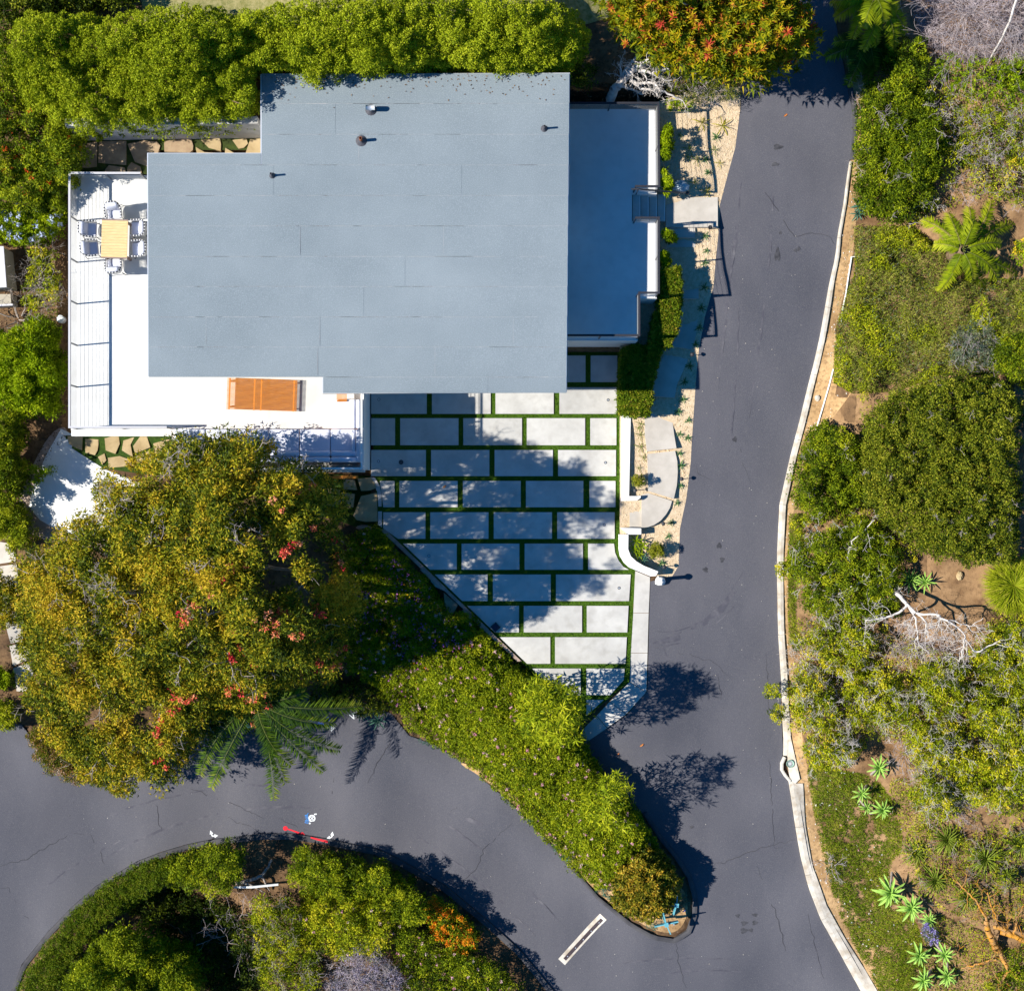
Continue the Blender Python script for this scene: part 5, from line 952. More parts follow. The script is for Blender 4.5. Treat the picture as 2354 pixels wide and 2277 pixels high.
for x, y, n in [(225,1385,7),(250,1340,8),(210,1430,6),(310,1430,5),(345,1480,4),(150,1360,3),(440,1350,4),(395,1220,5),(360,1230,4),(270,1160,5),(250,1120,4),(460,1300,3),(520,1390,3),(190,1480,3),(420,1510,3),(560,1260,2),(430,1060,5),(390,1080,4)]:
    k = np.argmin(np.hypot(NX+C[:,0]*FPX/(HC-C[:,2])-x, NY-C[:,1]*FPX/(HC-C[:,2])-y)); c = C[k]+[0,0,.2]
    for _ in range(n): grow(tw, c+rng.normal(0,.2,3)*[1,1,.2], rng.normal(0,1,3)*[1,1,.3]+[0,0,.35], .38, .013, 2, .3, .05)
segs_mesh('dead_twigs', tw, M['twig'], gum, 4)
cp = np.column_stack([NX+C[:,0]*FPX/(HC-C[:,2]), NY-C[:,1]*FPX/(HC-C[:,2])]); fl = []
for x, y, n, r_ in [(645,1245,5,16),(535,1295,2,8),(520,1330,2,8),(475,1335,3,9),(440,1410,7,18),(645,1420,16,34),(610,1425,8,20),(680,1440,6,18),(735,1390,4,12),(725,1215,3,12),(565,1290,3,12),(555,1460,5,16),(545,1520,4,14),(415,1590,9,24),(395,1620,5,16),(440,1600,4,12),(530,1560,5,20),(570,1580,5,16),(360,1680,5,16),(720,1560,8,24),(780,1510,8,20),(745,1530,6,18),(700,1130,3,12),(600,1600,4,14),(350,1750,3,10),(650,1140,3,10),(695,1245,2,8),(755,1290,3,9),(600,1640,3,10)]:
    d = np.hypot(cp[:,0]-x, cp[:,1]-y); k = np.argsort(d)[:max(3, n//2)]; fl.append(C[rng.choice(k, n)]+np.column_stack([rng.normal(0, .17, (n, 2)), np.full(n, .32)]))
fl = np.concatenate(fl); leafmesh('blossoms', [cloud(fl, .11, 24, .085, .055, squash=.7, tone=.5, tclump=.35)], [LM['f_red']], gum)
bush('clipped dark green hedge flecked with white flowers at the road edge below the gum', 'hedge', [(62,1680),(90,1665),(150,1700),(220,1770),(250,1792),(215,1800),(160,1795),(110,1770),(80,1735)], 12, .17, 150, (.06,.026), 'carissa', .3, .9, 14, 'clipped_hedge', tone=.48, tclump=.1, jz=.05, squash=.7)
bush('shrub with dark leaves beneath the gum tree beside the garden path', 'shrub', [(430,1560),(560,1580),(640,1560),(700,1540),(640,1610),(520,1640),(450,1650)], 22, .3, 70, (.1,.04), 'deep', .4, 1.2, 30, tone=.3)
# palms
palm('dark green feather palm leaning out from under the gum over the road', (588,1612), 1.1, [(460,1778,-.8),(486,1808,-.9),(502,1646,-.4),(628,1836,-1.1),(655,1797,-1.0),(668,1757,-.7),(742,1772,-.8),(778,1722,-.7),(766,1660,-.2),(826,1622,-.3),(700,1590,.3),(560,1545,.3),(480,1590,.1),(640,1560,.4)], 'palm', .6, wleaf=.46, n=42)
palm('bright yellow-green palm at the top edge with long arching fronds', (2012,-6), 4.6, [(2082,74,-.9),(2015,102,-1.0),(1985,112,-.9),(1960,86,-.8),(1920,40,-.7),(1912,2,-.5),(2055,112,-1.0),(2060,30,-.2),(1960,-90,0),(2050,-100,0),(2100,-40,-.3),(1985,60,.1),(2030,50,.1),(1930,-50,-.3)], 'palmyellow', .7, wleaf=.40, n=48)
palm('lower dark feather palm below the bright palm by the road bend', (1995,88), 3.2, [(1900,130,-.6),(1948,195,-.7),(1995,190,-.8),(2040,150,-.6),(2070,140,-.7),(2010,165,-.5),(1960,150,-.3),(2060,95,-.3),(1920,95,-.3)], 'palm', .45, wleaf=.38, n=44)
palm('low yellow-green palm on bare dirt in the upper hillside scrub', (2212,575), 3.6, [(2122,505,-.6),(2180,490,-.3),(2228,478,-.1),(2278,462,-.2),(2330,512,-.7),(2338,630,-.9),(2292,640,-.4),(2266,660,-1.0),(2160,668,-1.0),(2178,640,-.6),(2240,510,.4),(2300,560,-.2),(2150,560,-.4),(2236,640,-.2)], 'palmyellow', .5, wleaf=.34, n=46)
# red tipped tree at the top
RT = [(1385,-60),(1400,20),(1440,70),(1490,110),(1530,150),(1590,150),(1650,172),(1700,165),(1740,178),(1757,190),(1765,160),(1800,148),(1850,120),(1882,96),(1870,60),(1848,20),(1850,-80)]
P_ = smooth_poly(RT, 1); b = G1(1640, 60); rt = thing('redtip_tree', 'red and yellow-green tree of star shaped leaf clusters over the upper road', 'tree', b)
C = clumps(P_, 16, 2.2, 5.0, 70, .3, .5, 60, 21, .95)
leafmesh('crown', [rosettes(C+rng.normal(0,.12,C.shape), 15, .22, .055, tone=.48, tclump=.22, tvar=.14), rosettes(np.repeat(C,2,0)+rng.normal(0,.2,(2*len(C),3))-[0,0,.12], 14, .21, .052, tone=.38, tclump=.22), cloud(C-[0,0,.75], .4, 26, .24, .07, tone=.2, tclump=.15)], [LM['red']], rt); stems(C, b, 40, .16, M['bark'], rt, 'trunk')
wt = thing('twisted_tree', 'leaning pale grey trunk with white twisted branches beside the terrace corner', 'tree', G1(1405, 225)); out = []; g0 = np.array(G1(1402, 228))
def PZ(x, y, dz): return np.array(G1(x, y, dz))
for pts, r0, r1 in [([(1402,230,.0),(1412,205,.5),(1440,175,1.1),(1462,152,1.6)], .17, .12),([(1462,152,1.6),(1490,140,2.0),(1515,134,2.2)], .10,.05),([(1440,175,1.1),(1452,162,1.3),(1440,150,1.5)], .06,.05),([(1462,160,1.5),(1500,168,1.7),(1540,158,1.9)], .07,.03),([(1448,185,1.0),(1470,192,1.2),(1500,190,1.4),(1515,205,1.5),(1570,232,1.3)], .06,.025),([(1450,180,1.1),(1475,205,1.0),(1505,208,1.1),(1512,222,1.0)], .05,.025),([(1420,195,.8),(1450,205,.7),(1478,218,.6)], .06,.02),([(1428,190,.9),(1440,160,1.3),(1466,125,1.8)], .08,.03),([(1480,165,1.6),(1490,185,1.4),(1482,195,1.3)], .03,.015),([(1500,170,1.7),(1520,182,1.6),(1545,185,1.5)], .03,.012),([(1430,200,.6),(1432,185,.9),(1425,150,1.3)], .05,.02)]:
    p = path_segs(np.array([PZ(*q) for q in pts]), r0, r1, out, .02)
    for _ in range(5): grow(out, p[rng.integers(len(p)//2, len(p))], rng.normal(0,1,3)*[1,1,.4]+[.3,0,.2], .35, .014, 2, .3, .0)
segs_mesh('trunk', out, M['palebark'], wt, 6)
bush('fine grey and olive scrub between the twisted tree and the road', 'shrub', [(1500,130),(1560,150),(1640,170),(1700,185),(1700,225),(1640,235),(1570,225),(1520,200)], 17, .2, 110, (.06,.014), 'scrub', .2, .9, 30, tone=.45, twigs=('twig', 90, .3, .008), nst=10, spread=.9)
bush('small green plants at the dark corner below the twisted tree', 'plant', [(1530,235),(1560,225),(1600,235),(1580,255),(1540,255)], 12, .12, 60, (.08,.03), 'lime', .1, .3, 12, nst=0, under=0)
# terrace shrubs and the clipped hedges
for poly, l in [([(1522,290),(1540,290),(1545,330),(1540,360),(1524,362)],'narrow green shrub against the terrace wall near the top corner'),([(1523,388),(1538,395),(1546,415),(1545,440),(1526,442)],'green shrub beside the blue grey rock at the stair handrail'),([(1524,524),(1545,524),(1552,548),(1552,560),(1530,555)],'green shrub overhanging the upper path steps'),([(1521,580),(1534,578),(1541,595),(1535,612),(1522,612)],'small green shrub between the steps and the clipped hedge')]:
    bush(l, 'shrub', poly, 10, .15, 130, (.075,.036), 'lime', .4, .9, 10, tone=.35, nst=8, sr=.02)
def hedge_block(label, poly, top, m, leaf=(.085,.045), per=42, sp=6.5):
    c = np.mean(poly, 0); b = G1(*c); t = thing('clipped_hedge', label, 'hedge', b); q = grid_pts(poly, sp); z = top(q) if callable(top) else np.full(len(q), top)
    x, y = Wn(q[:,0], q[:,1], z); C = np.stack([x, y, z-.07+rng.normal(0,.015,len(q))], 1); zg = H(x, y); d = edge_dist(q, poly)
    parts = [cloud(C, .09, per, leaf[0], leaf[1], tone=.5, tclump=.14, lj=.35, spread=.8, squash=.8)]
    e = q[d < sp*1.3]; ze = z[d < sp*1.3]
    for k in range(1, 9):
        zz = ze-(ze-H(*Wn(e[:,0],e[:,1],ze)))*k/8.5; xx, yy = Wn(e[:,0], e[:,1], ze); parts.append(cloud(np.stack([xx,yy,zz],1), .11, per//4, leaf[0], leaf[1], tone=.45, tclump=.12, spread=.8))
    leafmesh('foliage', parts, [LM[m]], t)
    bm_ = MB(); mid = [tuple(c+(np.array(p)-c)*.86) for p in poly]; zt = float(np.min(z))-.16
    stems(C, b, 16, .03, M['brownbark'], t)
    return t
def ha(q): return np.interp(q[:,1], [610, 820, 900], [2.35, 1.95, 1.75])
hedge_block('long clipped green hedge curving between the terrace wall and the path', [(1521,616),(1565,615),(1566,688),(1562,730),(1556,765),(1544,792),(1522,800),(1512,830),(1502,870),(1494,868),(1494,800),(1500,770),(1508,720),(1520,680)], ha, 'hedge2')
hedge_block('square clipped hedge block beside the driveway, half in shadow', [(1432,800),(1450,793),(1494,800),(1498,860),(1499,905),(1494,950),(1460,953),(1426,946),(1427,870)], 1.75, 'hedge2')
# gravel bed succulents, from the square landing down to the white post
SP = [(1624,577),(1620,605),(1618,661),(1612,708),(1607,753),(1598,792),(1584,841),(1573,878),(1570,918),(1558,946),(1582,966),(1562,998),(1580,1006),(1562,1042),(1564,1070),(1564,1116),(1556,1156),(1542,1201),(1536,1232),(1520,1293),(1621,543)]
ORD = ['first','second','third','fourth','fifth','sixth','seventh','eighth','ninth','tenth','eleventh','twelfth','thirteenth','fourteenth','fifteenth','sixteenth','seventeenth','eighteenth','nineteenth','twentieth','last']
SPs = sorted(SP, key=lambda p: p[1])
for i, (x, y) in enumerate(SPs):
    near = 'beside the hedge shadow' if 640 < y < 930 else ('between the landing and the hedge' if y < 640 else ('near the curved white wall' if y > 1190 else 'in the sunlit gravel strip'))
    agave('small green agave %s, %s counting down from the square landing' % (near, ORD[i]), x, y, rng.uniform(.18,.25), 14, 'small', .02, 'succulent', 'small_agave', 'small agaves along the road edge', parts=False)
for x, y, r_, k, l in [(1472,975,.3,'aloe','strappy plant at the top of the planter beside the low white wall'),(1468,985,.22,'aloe','short strappy plant just below the clipped hedge block'),(1471,1000,.3,'aloe','strappy plant casting a long shadow on the path'),(1473,1028,.34,'aloe','larger strappy plant midway along the low white wall'),(1479,1052,.26,'aloe','strappy plant at the inner bend of the path'),(1468,1076,.2,'aloe','small strappy plant above the round shrub'),
 (1613,283,.42,'strap','tall yellow-green strappy plant in the upper gravel bed'),(1660,290,.50,'strap','broad yellow-green strappy plant near the upper road edge'),(1646,316,.24,'small','dark blue green rosette below the broad strappy plant'),(1622,368,.22,'small','dark rosette in the middle of the upper gravel bed'),(1602,368,.34,'aloe','grassy green plant beside the dark rosette in gravel'),(1653,376,.26,'strap','bright small strappy plant near the upper road edge'),(1584,342,.32,'aloe','green strappy plant near the terrace wall shadow'),(1580,362,.28,'aloe','lower of the two strappy plants by the terrace wall shadow'),(1562,312,.22,'aloe','thin leaved plant in the gravel beside the terrace wall'),
 (1625,440,.36,'strap','bright yellow aloe beside the square landing'),(1596,420,.32,'aloe','grey green aloe beside the blue grey rock'),(1628,398,.22,'small','dark rosette above the bright yellow aloe'),(1640,345,.3,'aloe','slender green plant in the upper gravel bed')]:
    agave(l, x, y, r_, 12 if k != 'small' else 15, k, .03, 'plant', 'strappy_plant' if k != 'small' else 'small_agave', parts=False)
for x, y, rr, l in [(1467,1103,.28,'round clipped green shrub in the planter above the garden steps'),(1508,1265,.36,'round green shrub in gravel inside the curved white wall')]:
    a_ = np.linspace(0, 2*math.pi, 14)[:-1]; bush(l, 'shrub', [(x+rr*62*.72*math.cos(t_), y+rr*62*.72*math.sin(t_)) for t_ in a_], 8, .13, 120, (.055,.02), 'deep', .3, .62, 18, 'round_shrub', tone=.72, tclump=.1, nst=6, sr=.02, jz=.03)
for x, y, r_, l in [(1462,1243,.38,'glossy agave nearest the wall corner inside the curved wall'),(1477,1253,.36,'pale agave beside the round shrub inside the curved wall'),(1458,1262,.34,'shaded agave against the inner face of the curved wall'),(1468,1275,.34,'yellowish agave in the middle of the curved bed'),(1478,1284,.30,'blue green agave at the outer end of the curved bed')]:
    agave(l, x, y, r_, 16, 'bromeliad' if 'blue' not in l else 'blue', .2, 'agave', 'agave')
# slope below the driveway
SLOPE = smooth_poly([(800,1225),(868,1210),(885,1240),(960,1318),(990,1345),(1005,1370),(1030,1415),(1085,1405),(1120,1465),(1190,1522),(1240,1570),(1330,1640),(1345,1705),(1362,1750),(1400,1790),(1450,1850),(1500,1925),(1520,1950),(1490,1990),(1440,2000),(1396,2050),(1330,2008),(1270,1940),(1190,1860),(1112,1782),(1060,1742),(985,1705),(930,1660),(890,1610),(840,1560),(790,1540),(780,1430),(820,1390),(790,1300)], 1)
bush('bank of pink flecked groundcover sloping from the driveway to the lower road', 'groundcover', SLOPE, 13, .17, 120, (.07,.034), 'green', .15, .62, 20, 'groundcover_bank', relief=.22, rscale=40, tone=0.43, tclump=.13, jz=.05, smooth=0, nst=30, sr=.02, seed=31, flowers=('f_pink', 300, .05, .045, None), under=.2, base=(1150,1650))
SL2 = smooth_poly([(960,1560),(1080,1500),(1190,1540),(1330,1650),(1350,1745),(1400,1795),(1450,1860),(1490,1915),(1480,1960),(1420,2010),(1390,2010),(1330,1960),(1270,1890),(1190,1820),(1100,1740),(1000,1680)], 1)
bush('raised mound of bright green groundcover along the road side of the island', 'groundcover', SL2, 14, .18, 110, (.07,.034), 'green', .45, 1.25, 34, 'groundcover_mound', relief=.2, rscale=40, tone=0.50, tclump=.13, jz=.05, smooth=0, nst=30, sr=.02, seed=32, flowers=('f_pink', 110, .05, .045, None), under=.25, base=(1300,1800))
carpet('petals', smooth_poly([(800,1240),(880,1235),(1000,1370),(1150,1500),(1010,1550),(880,1570),(800,1500)], 1), 110, (.06,.05), 'f_magenta', .64, .80, seed=35, upright=.2)
carpet('petals', smooth_poly([(800,1240),(880,1235),(1000,1370),(1150,1500),(1010,1550),(880,1570),(800,1500)], 1), 60, (.06,.05), 'f_orange', .64, .80, seed=36, upright=.2)
carpet('petals', SLOPE, 24, (.06,.05), 'f_magenta', .64, .82, seed=33, upright=.2)
carpet('petals', SLOPE, 22, (.055,.045), 'f_yellow', .64, .82, seed=34, upright=.2)
bush('oleander shrub with long yellow-green leaves at the driveway tip', 'shrub', [(1205,1590),(1240,1560),(1290,1570),(1330,1590),(1345,1630),(1340,1680),(1300,1715),(1240,1700),(1195,1680),(1190,1630)], 16, .26, 30, (.19,.042), 'green', 1.0, 4.7, 52, 'oleander', rot=1, tone=.64, tclump=.16, relief=.4, nst=24, sr=.04, base=(1275,1640), seed=5)
bush('slender bamboo-like shrub leaning over the island towards the road', 'shrub', [(1350,1830),(1380,1800),(1400,1775),(1430,1785),(1448,1830),(1425,1855),(1430,1890),(1400,1910),(1360,1890),(1340,1860)], 16, .24, 26, (.18,.038), 'green', .8, 3.7, 36, 'oleander', rot=1, tone=.64, tclump=.16, relief=.4, nst=20, sr=.03, seed=8)
tb_ = [(1445,1955),(1500,1950),(1545,1985),(1565,2040),(1545,2085),(1500,2115),(1440,2105),(1405,2060),(1412,2000)]
bush('rounded rusty green shrub filling the tip of the road island', 'shrub', tb_, 13, .19, 95, (.10,.05), 'rusty', .5, 1.5, 55, 'rounded_shrub', tone=0.40, tclump=.14, jz=.05, nst=16)
for poly, l in [([(1365,2020),(1400,2040),(1412,2065),(1395,2068),(1370,2045)],'blue green succulent clump at the island edge beside the rounded shrub'),([(1265,1930),(1290,1950),(1325,1985),(1310,1985),(1280,1962)],'thin blue green succulent strip under the island groundcover'),([(1485,2115),(1512,2125),(1510,2135),(1490,2132)],'pale blue green succulents at the foot of the teal sign post'),([(1555,2060),(1580,2050),(1583,2078),(1562,2086)],'blue green succulent clump beside the shaded sign post'),([(960,1695),(985,1705),(995,1718),(970,1710)],'teal succulent tuft where the slope meets the lower road'),([(1215,1870),(1235,1888),(1260,1922),(1245,1918),(1222,1892)],'narrow teal succulent strip along the lower road edge')]:
    bush(l, 'succulent', poly, 8, .08, 40, (.05,.02), 'teal', .05, .16, 8, 'succulent_clump', nst=0, under=0, smooth=0)
for x, y, l in [(830,1640,'upper shaded agave beside the painted letters'),(868,1655,'lower shaded agave at the edge of the lower road'),(800,1600,'shaded agave near the palm frond tip'),(760,1585,'shaded agave behind the palm under the gum')]:
    agave(l, x, y, .42, 20, 'blue', .3, 'agave', 'agave')
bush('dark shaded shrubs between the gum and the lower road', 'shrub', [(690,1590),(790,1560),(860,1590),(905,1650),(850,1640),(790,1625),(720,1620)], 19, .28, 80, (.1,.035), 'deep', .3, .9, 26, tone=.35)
# bottom left bed
bush('clipped hedge following the inner curve of the lower road', 'hedge', [(30,2300),(62,2232),(100,2180),(135,2135),(178,2085),(228,2044),(318,1990),(372,1972),(430,1975),(440,2010),(380,2035),(330,2060),(260,2110),(190,2180),(150,2230),(125,2300)], 11, .15, 150, (.055,.024), 'hedge2', .6, 1.35, 14, 'clipped_hedge', tone=.40, tclump=.1, jz=.05, squash=.7, seed=14, nst=26, sr=.03)
bush('dense green shrub at the bottom edge inside the curved hedge', 'shrub', [(150,2240),(200,2180),(250,2140),(310,2140),(380,2165),(440,2190),(455,2240),(470,2330),(130,2330)], 17, .28, 190, (.085,.036), 'green', 1.0, 2.6, 40, relief=.4, rscale=50, tone=0.40, tclump=.16, seed=15)
bush('yellow-green shrub at the top of the bed next to the curved hedge', 'shrub', [(378,1985),(440,1960),(500,1945),(545,1945),(560,1985),(550,2020),(520,2050),(470,2060),(420,2040),(385,2020)], 15, .23, 130, (.075,.034), 'green', .6, 2.0, 26, relief=.3, tone=0.46, seed=16)
bush('added shrub coloured dark as deep shade in the sunken lower bed', 'shrub', [(300,2080),(350,2050),(450,2055),(540,2080),(600,2160),(590,2330),(500,2330),(460,2200),(380,2140),(310,2120)], 19, .28, 90, (.09,.036), 'deep', .2, .6, 30, tone=.05)  # dense foliage added here, its leaf tone near black to paint deep shade
bush('green shrub below the double arrow at the road berm', 'shrub', [(680,1955),(740,1962),(830,1985),(860,2010),(880,2060),(830,2080),(740,2070),(680,2040),(665,1990)], 16, .25, 160, (.085,.034), 'green', .5, 1.4, 30, relief=.35, rscale=45, tone=0.44, seed=17)
bush('tall green shrub leaning over the berm in the middle of the lower bed', 'shrub', [(850,1985),(900,2000),(935,2030),(975,2070),(985,2110),(940,2130),(890,2110),(850,2060)], 16, .25, 160, (.085,.034), 'green', .6, 1.7, 30, relief=.35, rscale=45, tone=0.50, seed=18)
bush('orange flowering lantana among green leaves beside the road berm', 'shrub', [(970,2070),(1010,2060),(1060,2100),(1100,2150),(1105,2180),(1060,2195),(1010,2165),(975,2120)], 14, .22, 130, (.06,.03), 'green', .4, 1.0, 26, 'lantana', tone=0.38, seed=19, flowers=('f_orange', 170, .06, .07, None))
bush('wide green shrub with pale flowers at the bottom of the lower bed', 'shrub', [(900,2110),(980,2140),(1040,2190),(1110,2200),(1180,2250),(1240,2340),(960,2340),(930,2260),(900,2190)], 17, .25, 120, (.07,.032), 'green', .4, 1.2, 30, relief=.35, tone=0.36, seed=20, flowers=('f_pink', 40, .045, .04, None))
bush('light green shrub in the middle of the lower bed', 'shrub', [(690,2060),(780,2070),(880,2070),(905,2130),(890,2190),(820,2200),(760,2190),(700,2150)], 17, .25, 130, (.075,.034), 'sparse', .5, 1.4, 34, relief=.4, rscale=44, tone=.52, seed=22, flowers=('f_pink', 20, .045, .04, None))
bush('olive shrub with dry twigs left of the lavender bush', 'shrub', [(590,2060),(690,2060),(710,2130),(740,2190),(720,2340),(600,2340),(590,2200),(570,2120)], 18, .25, 110, (.075,.032), 'sparse', .4, 1.3, 34, relief=.4, rscale=44, tone=.40, seed=23, twigs=('bark', 60, .4, .01))
twigbush('grey tangle of bare branches in the middle of the lower bed', (545,2125), 16, .8, .018, 'twig', .5, spread=1.0, up=.3)
bush('lavender grey shrub with bare silvery stems at the bottom edge', 'shrub', [(790,2190),(830,2165),(880,2190),(915,2230),(935,2260),(900,2320),(780,2320),(740,2280),(770,2230)], 16, .2, 80, (.07,.02), 'lav', .4, 1.3, 36, 'lavender', tone=.5, twigs=('twig', 120, .45, .011), nst=14, bark='twig', under=.3)
for x, y, l in [(485,2075,'pale green agave left of the white pipe'),(515,2085,'small pale agave beside the fallen trunk'),(428,2030,'small agave rosette beside the curved hedge')]: agave(l, x, y, .3, 18, 'green', .12, 'agave', 'agave')
ft = thing('fallen_tree', 'grey twisted trunk lying in the lower bed beside the white pipe', 'trunk', G1(590,2020)); out = []
for pts, r0, r1 in [([(545,2030,.1),(575,2022,.25),(600,2015,.3),(615,1995,.3),(625,1975,.2)], .08,.05),([(600,2015,.3),(612,2030,.25),(620,2045,.1)], .05,.03),([(560,2028,.3),(590,2040,.3),(610,2050,.1)], .04,.02),([(430,2030,.4),(445,2005,.5),(455,1998,.5)], .05,.04)]: path_segs(np.array([PZ(*q) for q in pts]), r0, r1, out, .02)
segs_mesh('trunk', out, M['bark'], ft, 6)
tag(MB().tube([PZ(538,2038,.35), PZ(580,2038,.35), PZ(640,2032,.3)], .045, 8).build('pipe', M['paintwhite']), 'thick white pipe lying under the twisted trunk in the lower bed', 'pipe')
# leaf litter and low weeds over the bare soil of the beds
carpet('leaf_litter', [(560,1960),(760,1960),(1000,2060),(1240,2330),(30,2330),(150,2150),(400,1990)], 60, (.06,.035), 'litter', .02, .05, seed=40, upright=.1)
carpet('leaf_litter', [(0,540),(160,400),(165,1000),(40,1180),(0,1180)], 90, (.07,.04), 'litter', .02, .05, seed=41, upright=.1)
carpet('leaf_litter', [(1310,170),(1500,60),(1540,230),(1310,250)], 70, (.07,.04), 'litter', .02, .05, seed=42, upright=.1)
# ------------------------------------------------------------------ hillside east of the road
bush('dense dark green shrub beside the upper road bend', 'shrub', [(1985,200),(2030,185),(2100,200),(2150,230),(2165,290),(2180,330),(2160,380),(2140,420),(2125,480),(2080,510),(2020,500),(1975,470),(1968,420),(1975,330),(1978,260)], 17, .26, 150, (.07,.036), 'green', .3, 1.1, 36, relief=.35, rscale=50, tone=0.27, tclump=.16, seed=50, twigs=('twig', 24, .45, .01))
bush('dark green shrub between the two palms and the dead thicket', 'shrub', [(2040,140),(2090,70),(2130,110),(2140,180),(2100,210),(2050,200)], 17, .26, 130, (.08,.036), 'green', .3, 1.2, 30, relief=.3, tone=0.22, seed=51)
bush('yellow-green shrub of pointed leaf clusters below the dead thicket', 'shrub', [(2130,150),(2180,120),(2230,130),(2300,140),(2354,120),(2400,130),(2400,230),(2330,235),(2270,230),(2200,215),(2140,200)], 18, .2, 20, (.10,.028), 'lime', .4, 1.3, 34, rot=1, tone=.30, tclump=.18, relief=.3, seed=52)
twigbush('large dead grey thicket of fine bare twigs at the top right', (2230,20), 70, 1.5, .012, 'twig', .3, 'thicket', 'dead_thicket', spread=1.3, depth=2, up=.15)
twigbush('right hand half of the dead grey thicket at the top edge', (2330,40), 50, 1.4, .012, 'twig', .3, 'thicket', 'dead_thicket', spread=1.3, depth=2, up=.15)
carpet('dead_twigs', smooth_poly([(2085,-80),(2100,60),(2140,120),(2200,150),(2280,140),(2420,130),(2420,-80)]), 700, (.22,.012), 'greytwig', .05, .5, seed=95, rscale=40, upright=.25, tone=.5)
bl = thing('bare_branch', 'long pale bare branch leaning across the dead thicket', 'branch', G1(2275,140)); out = []; path_segs(np.array([PZ(2275,140,.2), PZ(2300,92,.9), PZ(2325,45,1.4), PZ(2340,-10,1.8)]), .035, .045, out, .02); path_segs(np.array([PZ(2275,140,.2), PZ(2268,150,.2)]), .02, .01, out); segs_mesh('stem', out, M['palebark'], bl, 6)
bush('patchy green and twiggy shrub on the sunlit slope above the palm', 'shrub', [(2190,230),(2260,235),(2354,230),(2420,260),(2420,330),(2354,350),(2290,370),(2230,400),(2195,380),(2190,320),(2205,280)], 19, .2, 70, (.07,.032), 'green', .2, .8, 30, relief=.35, tone=0.42, keep=.75, seed=53, twigs=('twig', 130, .35, .009), under=.15)
bush('dry twiggy bush with sparse leaves above the low palm', 'bush', [(2180,390),(2250,370),(2354,350),(2420,350),(2420,470),(2330,480),(2280,460),(2200,470)], 20, .18, 32, (.065,.03), 'green', .15, .6, 30, 'sparse_bush', tone=.52, keep=.6, seed=54, twigs=('twig', 190, .36, .009), under=0)
bush('small yellow-green shrub under the dead thicket', 'shrub', [(2260,150),(2420,140),(2420,200),(2300,200)], 16, .2, 80, (.08,.034), 'green', .2, .8, 22, tone=.4)
bush('yellow flowering bush at the right edge above the low palm', 'bush', [(2325,340),(2354,330),(2410,350),(2410,460),(2340,440),(2310,430)], 14, .16, 60, (.06,.03), 'sparse', .3, .7, 18, 'flowering_bush', tone=.6, keep=.7, under=0, flowers=('f_yellow', 60, .05, .06, None))
bush('yellow flowering bush at the right edge below the low palm', 'bush', [(2310,570),(2354,550),(2410,560),(2410,620),(2340,615)], 14, .16, 60, (.06,.03), 'lime', .3, .7, 18, 'flowering_bush', tone=.5, under=.2, flowers=('f_yellow', 40, .05, .06, None))
for poly, kind, tone, l, sd in [([(1962,520),(2100,520),(2180,590),(2240,640),(2420,640),(2420,800),(2300,860),(2160,862),(2060,900),(1960,905),(1915,880),(1920,760),(1940,690),(1965,620)],'scrub',.56,'scrub',60)]:
    carpet('scrub', poly, 1500, (.10,.020), kind, .1, .8, seed=sd, rscale=40, tone=tone-.1, upright=.9, gaps=.15); carpet('scrub', poly, 1500, (.08,.026), 'sparse', .1, .75, seed=sd+30, rscale=55, tone=.36, upright=.7, gaps=.85)
carpet('dry_scrub', [(1955,510),(2180,560),(2354,640),(2420,860),(2160,880),(1915,890),(1915,760)], 90, (.12,.012), 'bluescrub', .3, .9, seed=62, rscale=50, tone=.5, upright=.8)
carpet('dry_stalks', [(1955,510),(2180,560),(2354,640),(2420,860),(2160,880),(1915,890),(1915,760)], 60, (.16,.010), 'aloe', .4, .9, seed=63, rscale=50, tone=.8, upright=.6)
bush('blue green shrub in the scrub above the large dark shrub', 'shrub', [(2190,760),(2260,740),(2300,790),(2290,840),(2230,850),(2180,830)], 17, .2, 90, (.06,.02), 'bluescrub', .3, 1.0, 30, tone=.4, twigs=('twig', 30, .3, .008))
bush('olive shrub at the right edge beside the large dark shrub', 'shrub', [(2290,780),(2354,760),(2410,780),(2410,880),(2340,880),(2290,850)], 17, .24, 120, (.07,.032), 'green', .4, 1.3, 30, tone=0.32, seed=64)
BIG = [(2010,935),(2060,900),(2120,880),(2190,860),(2260,860),(2330,885),(2345,940),(2345,1010),(2340,1080),(2345,1160),(2335,1240),(2330,1290),(2260,1295),(2190,1285),(2130,1270),(2070,1230),(2010,1180),(1980,1120),(1985,1040),(1990,980)]
bush('large dense round dark green shrub on the hillside', 'shrub', BIG, 15, .21, 130, (.068,.036), 'deep', .9, 2.4, 60, 'large_shrub', relief=.42, rscale=28, tone=0.46, tclump=.16, tvar=.5, seed=65, twigs=('twig', 40, .22, .007), nst=40)
bush('dark green shrub beside the kerb left of the large round shrub', 'shrub', [(1852,1010),(1875,975),(1915,975),(1960,985),(1985,1030),(1975,1100),(1985,1160),(1930,1180),(1880,1190),(1840,1180),(1830,1130),(1838,1070)], 16, .24, 160, (.065,.034), 'green', .4, 1.3, 36, relief=.45, rscale=45, tone=0.28, tclump=.2, seed=66, twigs=('twig', 10, .3, .009))
bush('green shrub with pale bare twigs leaning over the kerb', 'shrub', [(1800,1290),(1830,1250),(1880,1220),(1940,1200),(2000,1190),(2050,1230),(2075,1290),(2070,1360),(2050,1410),(1990,1430),(1920,1420),(1860,1400),(1830,1350)], 17, .24, 130, (.07,.034), 'green', .4, 1.4, 36, relief=.4, rscale=45, tone=0.36, tclump=.2, seed=67, twigs=('palebark', 22, .4, .012))
